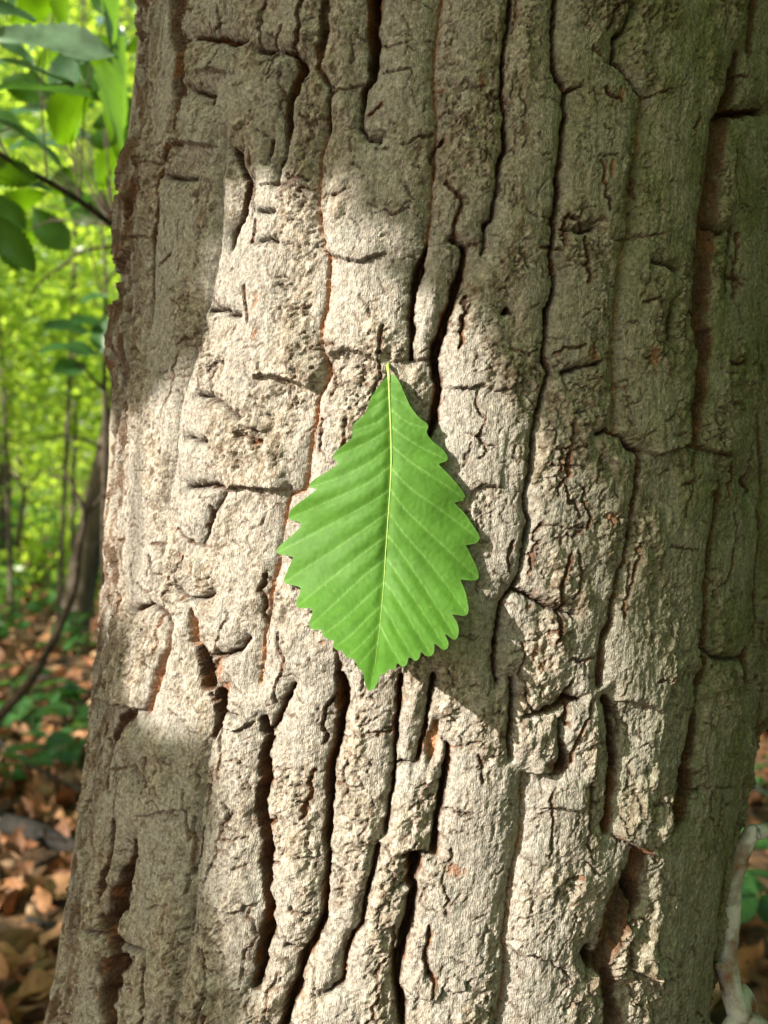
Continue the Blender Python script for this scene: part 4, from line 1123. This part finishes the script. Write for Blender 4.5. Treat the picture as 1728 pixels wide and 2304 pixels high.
# ------------------------------------------------------------------ saplings and twigs seen in the gap beside the trunk
def sapling(name, label, path, radii, leaves, mat='plant_leaf', base=None, sub=None):
    b = Vector(path[0])
    t = empty(name, b)
    tag(t, label, 'sapling')
    tube('stem', [Vector(p) - b for p in path], radii, M['twig'], t, seg=7, n=18)
    for k, (p, r) in enumerate(sub or []):
        tube('branch', [Vector(z_) - b for z_ in p], r, M['twig'], t, seg=6, n=10)
    for k, (p, q, nh, w) in enumerate(leaves):
        branch_leaf(t, p, q, nh, w, mat, 700 + k, b)
    return t
D = lambda x, y, d: at(x * DSP, y * DSP, d)
g = ground_at(215 * DSP, 1500 * DSP)
sapling('sapling', 'leafy sapling with dark green leaves close behind the furrowed trunk', [D(222, 1700, 3.1), D(224, 1300, 3.05), D(226, 1050, 3.0), D(228, 930, 3.0), D(226, 830, 3.0), D(228, 600, 3.05), D(218, 480, 3.1)], [.010, .009, .009, .008, .007, .005, .003],
        [(D(225, 700, 3), D(150, 690, 2.95), (.1, -.6, .8), .62), (D(222, 770, 3), D(120, 745, 2.95), (.0, -.5, .8), .6), (D(200, 720, 3), D(95, 700, 2.9), (.2, -.5, .8), .6), (D(190, 790, 3), D(118, 800, 2.9), (.1, -.8, .5), .62), (D(228, 680, 3), D(215, 760, 2.95), (-.2, -.8, .4), .5),
         (D(235, 640, 3), D(170, 650, 3), (.1, -.5, .8), .6), (D(150, 745, 2.95), D(85, 760, 2.9), (.1, -.4, .9), .5), (D(240, 480, 3.1), D(190, 430, 3.05), (-.4, .5, .6), .6), (D(230, 760, 3), D(205, 700, 3), (.2, -.5, .8), .7)],
        sub=[([D(226, 845, 3.0), D(205, 822, 2.98), D(180, 795, 2.95), D(150, 770, 2.95)], [.006, .005, .003, .002]), ([D(228, 620, 3.05), D(240, 595, 3.05), D(262, 585, 3.1)], [.004, .003, .002]), ([D(222, 640, 3.02), D(200, 560, 3), D(190, 470, 3)], [.004, .003, .002])])
sapling('bare_sapling', 'thin dark bare sapling curving up out of the leaf litter', [D(-60, 1640, 2.9), D(0, 1545, 2.85), D(60, 1480, 2.8), D(115, 1380, 2.8), D(158, 1285, 2.8), D(170, 1190, 2.8), D(182, 1110, 2.8), D(160, 1055, 2.8), D(132, 1005, 2.8)], [.017, .015, .013, .0115, .010, .009, .008, .0045, .002],
        [], sub=[([D(182, 1112, 2.8), D(205, 1090, 2.82), D(245, 1050, 2.85), D(300, 1010, 2.9)], [.006, .005, .004, .003]), ([D(176, 1190, 2.8), D(200, 1178, 2.8), D(245, 1160, 2.85)], [.003, .0025, .002])])
twg = [([D(55, 660, 4.0), D(85, 610, 4.0), D(135, 575, 4.0), D(185, 540, 4.0), D(275, 530, 4.1)], [.003, .005, .006, .007, .008]), ([D(60, 660, 4.0), D(85, 690, 4.0), D(100, 715, 4.0)], [.004, .003, .002]),
       ([D(0, 1000, 5.), D(30, 1030, 5.), D(52, 1060, 5.), D(45, 1120, 5.), D(38, 1180, 5.0)], [.006, .008, .010, .011, .012]), ([D(90, 1010, 5.), D(70, 1040, 5.), D(52, 1060, 5.)], [.004, .006, .008]),
       ([D(90, 945, 4.5), D(150, 942, 4.5), D(200, 958, 4.5), D(260, 990, 4.5)], [.004, .006, .007, .008])]
b = D(45, 1180, 5.0)
t = tag(empty('bare_twigs', b), 'bare twisting twigs crossing in front of the sunlit foliage', 'twigs')
for p, r in twg:
    tube('twig', [z_ - b for z_ in p], r, M['twig'], t, seg=6, n=14)
# leaning tree whose trunk shows next to the bark's edge
b = ground_at(150 * DSP, 1370 * DSP)
t = tag(empty('leaning_tree', b), 'leaning brown tree trunk half hidden behind the furrowed trunk', 'tree')
dd = b.y
tube('trunk', [Vector((0, 0, -.1)), D(172, 1280, dd) - b, D(205, 1120, dd) - b, D(245, 940, dd + .1) - b, D(300, 650, dd + .3) - b, D(350, 200, dd + .6) - b], [.12, .105, .10, .095, .09, .08], M['far_bark'], t, seg=12, n=22, wob=.02)
b = ground_at(-8 * DSP, 1260 * DSP)
t = tag(empty('leaning_tree', b), 'dark slanting tree trunk at the edge of the clearing', 'tree')
dd = b.y
tube('trunk', [Vector((.05, 0, -.1)), D(0, 1230, dd) - b, D(-10, 1050, dd) - b, D(-25, 900, dd) - b, D(-60, 400, dd + .2) - b], [.13, .11, .10, .095, .085], M['far_bark'], t, seg=12, n=18, wob=.02)

# ------------------------------------------------------------------ sticks on the ground, and the lichened stick at the right
def stick(name, label, pts, radii, mat, cat='stick', n=22, subs=(), seg=10, wob=.06):
    b = Vector(pts[0])
    t = tag(empty(name, b), label, cat)
    tube('stem', [Vector(p) - b for p in pts], radii, M[mat], t, seg=seg, n=n, wob=wob, seed=3)
    for p, r in subs:
        tube('fork', [Vector(z_) - b for z_ in p], r, M[mat], t, seg=8, n=12, wob=wob, seed=5)
    return t
G = lambda x, y, z=.0: ground_at(x * DSP, y * DSP, z)
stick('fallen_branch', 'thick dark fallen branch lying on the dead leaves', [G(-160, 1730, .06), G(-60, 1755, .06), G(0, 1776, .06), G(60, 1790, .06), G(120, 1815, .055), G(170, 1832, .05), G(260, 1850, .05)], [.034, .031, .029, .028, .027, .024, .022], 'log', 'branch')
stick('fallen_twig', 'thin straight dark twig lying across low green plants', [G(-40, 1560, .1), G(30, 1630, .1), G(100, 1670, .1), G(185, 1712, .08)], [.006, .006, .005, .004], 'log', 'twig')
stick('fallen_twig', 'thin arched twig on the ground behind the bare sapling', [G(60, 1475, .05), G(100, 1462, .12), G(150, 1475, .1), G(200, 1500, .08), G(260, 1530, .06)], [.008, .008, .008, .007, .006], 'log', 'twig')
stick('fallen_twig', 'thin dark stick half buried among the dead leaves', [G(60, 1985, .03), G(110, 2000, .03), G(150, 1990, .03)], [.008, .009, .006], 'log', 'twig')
K = lambda x, y, d: at(1528 + x / 3.66, 1700 + y / 3.66, d)
dS = .752
stick('lichened_stick', 'pale grey lichened dead stick standing against the side of the oak', [Vector((.48, .87, -.02)), Vector((.37, .84, .35)), K(600, 2330, dS + .02), K(500, 2150, dS), K(440, 1960, dS), K(395, 1750, dS), K(405, 1600, dS), K(425, 1420, dS), K(432, 1200, dS), K(440, 1040, dS), K(500, 850, dS), K(590, 655, dS), K(650, 635, dS), K(760, 600, dS + .01), K(900, 480, dS + .03)],
      [.011, .0095, .0086, .0086, .0079, .0079, .0063, .0063, .0069, .0067, .0063, .0061, .0057, .0051, .0041], 'lichen', 'stick', n=70, seg=14, wob=.05,
      subs=[([K(510, 2160, dS), K(640, 2200, dS + .005), K(760, 2290, dS + .02)], [.007, .006, .005]), ([K(500, 2160, dS), K(420, 2215, dS - .005), K(395, 2330, dS - .01)], [.007, .0055, .005]), ([K(395, 1750, dS), K(335, 1735, dS - .004), K(300, 1742, dS - .006)], [.006, .0035, .0015])])

# ------------------------------------------------------------------ dead leaves on the ground
DEADC = np.array([(.25, .12, .05), (.33, .18, .09), (.16, .075, .035), (.38, .25, .15), (.12, .058, .03), (.30, .135, .065)])
dead_me = []
for k in range(10):
    V, q = leaf_shape(1, .5, 14, rng.uniform(-.25, .5), rng.uniform(-.25, .35), .07, 7, 900 + k, .08)
    V = V - np.array([.5, 0, 0])
    c = DEADC[k % 6] * rng.uniform(.85, 1.15)
    dead_me.append(np_mesh('fallen_leaf', V, q, M['dead_leaf'], col=np.broadcast_to(c, (len(V), 3)) * (1 + .15 * rng.standard_normal((len(V), 1)))))
def put_dead(x, y, z, s):
    o = link('fallen_leaf', dead_me[rng.integers(0, 10)])
    o.location = (x, y, z); o.scale = (s, s, s * rng.uniform(.7, 1.4))
    o.rotation_euler = (rng.normal(0, .55), rng.normal(0, .55), rng.uniform(0, 6.28))
    return o
cnt = 0
while cnt < 230:                              # those that show singly: the near floor beside the trunk
    y = rng.uniform(1.95, 4.3)
    x = rng.uniform(-.40, -.255) * y
    tag(put_dead(x, y, float(ground_z(x, y)) + rng.uniform(.01, .05), rng.uniform(.075, .15)), 'curled brown dead leaf lying on the floor left of the trunk', 'dead leaf', 'dead leaves on the floor left of the trunk'); cnt += 1
cnt = 0
while cnt < 50:
    y = rng.uniform(2.0, 4.3); x = rng.uniform(.31, .40) * y
    tag(put_dead(x, y, float(ground_z(x, y)) + rng.uniform(.01, .05), rng.uniform(.075, .14)), 'curled brown dead leaf lying on the floor behind the lichened stick', 'dead leaf', 'dead leaves behind the lichened stick'); cnt += 1
n = 15000
yy = 1.3 + 13 * rng.random(n) ** 1.5; xx = rng.uniform(-.75, .6, n) * (yy + 1.2)
wed = (yy < 4.3) & (yy > 1.95) & (((xx / yy > -.40) & (xx / yy < -.255)) | ((xx / yy > .31) & (xx / yy < .40)))
ok = ~wed & (np.hypot(xx, yy - AY) > .36)
xx, yy = xx[ok], yy[ok]; n = len(xx)
V, q = cloud(np.stack([xx, yy, ground_z(xx, yy) + rng.uniform(.005, .045, n)], -1), rand_unit(n) * np.array([1, 1, .3]), rand_unit(n, 1.1), rng.uniform(.07, .15, n), .62)
dc = np.repeat(DEADC[rng.integers(0, 6, n)] * rng.uniform(.75, 1.2, (n, 1)), 6, axis=0)
tag(link('leaf_litter', np_mesh('leaf_litter', V, q, M['dead_leaf'], smooth=False, col=dc)), 'brown dead leaves covering the forest floor', 'leaf litter', kind='stuff')

# low green ground cover further back
n = 22000
yy = 6.0 + 20 * rng.random(n) ** 1.5; xx = rng.uniform(-.55, .42, n) * yy
pt = fbm(xx * .5, yy * .5, 3, 451) > np.interp(yy, [6, 10, 14], [.15, -.1, -.3])
xx, yy = xx[pt], yy[pt]; n = len(xx)
V, q = cloud(np.stack([xx, yy, ground_z(xx, yy) + rng.uniform(.03, .45, n)], -1), rand_unit(n), rand_unit(n, .4), rng.uniform(.06, .14, n), .6)
tag(link('ground_cover', np_mesh('ground_cover', V, q, M['far_leaf'], smooth=False)), 'low bright green ground cover under the woods', 'ground cover', kind='stuff')

# ------------------------------------------------------------------ green seedlings
sd_me = []
for k in range(3):
    V, q = leaf_shape(1, .58, 10, .15, .18, .04, 6, 950 + k, .06)
    sd_me.append(np_mesh('leaf', V, q, M['plant_leaf']))
def seedling(x, y, hgt, nl, ls, label, group):
    z = float(ground_z(x, y)) - .01
    t = tag(empty('seedling', (x, y, z)), label, 'plant', group)
    top = Vector((rng.normal(0, .04), rng.normal(0, .04), hgt))
    tube('stem', [Vector((0, 0, 0)), top * .5 + Vector((.01, 0, 0)), top], [.003, .0025, .0015], M['stem'], t, seg=5)
    for i in range(nl):
        f = rng.uniform(.45, 1); a = i * 2.4 + rng.normal(0, .3)
        o = link('leaf', sd_me[rng.integers(0, 3)], t)
        o.location = top * f; s = ls * rng.uniform(.7, 1.2); o.scale = (s, s, s)
        o.rotation_euler = (rng.normal(0, .25), rng.normal(.05, .25), a)
for k in range(44):
    y = rng.uniform(4.0, 9.5); x = rng.uniform(-.40, -.27) * y
    if 5.1 < y < 5.9 and rng.random() < .85: continue
    seedling(x, y, rng.uniform(.12, .4), rng.integers(5, 10), rng.uniform(.09, .15), 'small green seedling growing out of the litter in the clearing', 'seedlings in the clearing')
for (px_, py_, hgt, nl, ls) in ((70, 1680, .16, 6, .13), (150, 1620, .2, 6, .13), (15, 1720, .16, 6, .12), (120, 1560, .2, 6, .13), (60, 1600, .2, 7, .13), (165, 1660, .14, 5, .1)):
    p = G(px_, py_)
    seedling(p.x, p.y, hgt, nl, ls, 'low broad-leaved green seedling beside the thin straight twig', 'seedlings beside the straight twig')
for (px_, py_, hgt, nl, ls) in ((1640, 2000, .22, 7, .15), (1665, 2080, .2, 7, .14), (1690, 1960, .3, 7, .15), (1652, 1740, .2, 6, .12)):
    p = G(px_, py_)
    seedling(p.x, p.y, hgt, nl, ls, 'dark green seedling in the shade behind the lichened stick', 'seedlings behind the lichened stick')
for k in range(48):
    y = rng.uniform(9.0, 16); x = rng.uniform(-.43, -.22) * y
    seedling(x, y, rng.uniform(.3, .8), 10, rng.uniform(.12, .2), 'bushy seedling in the far sunny undergrowth', 'undergrowth plants far off')
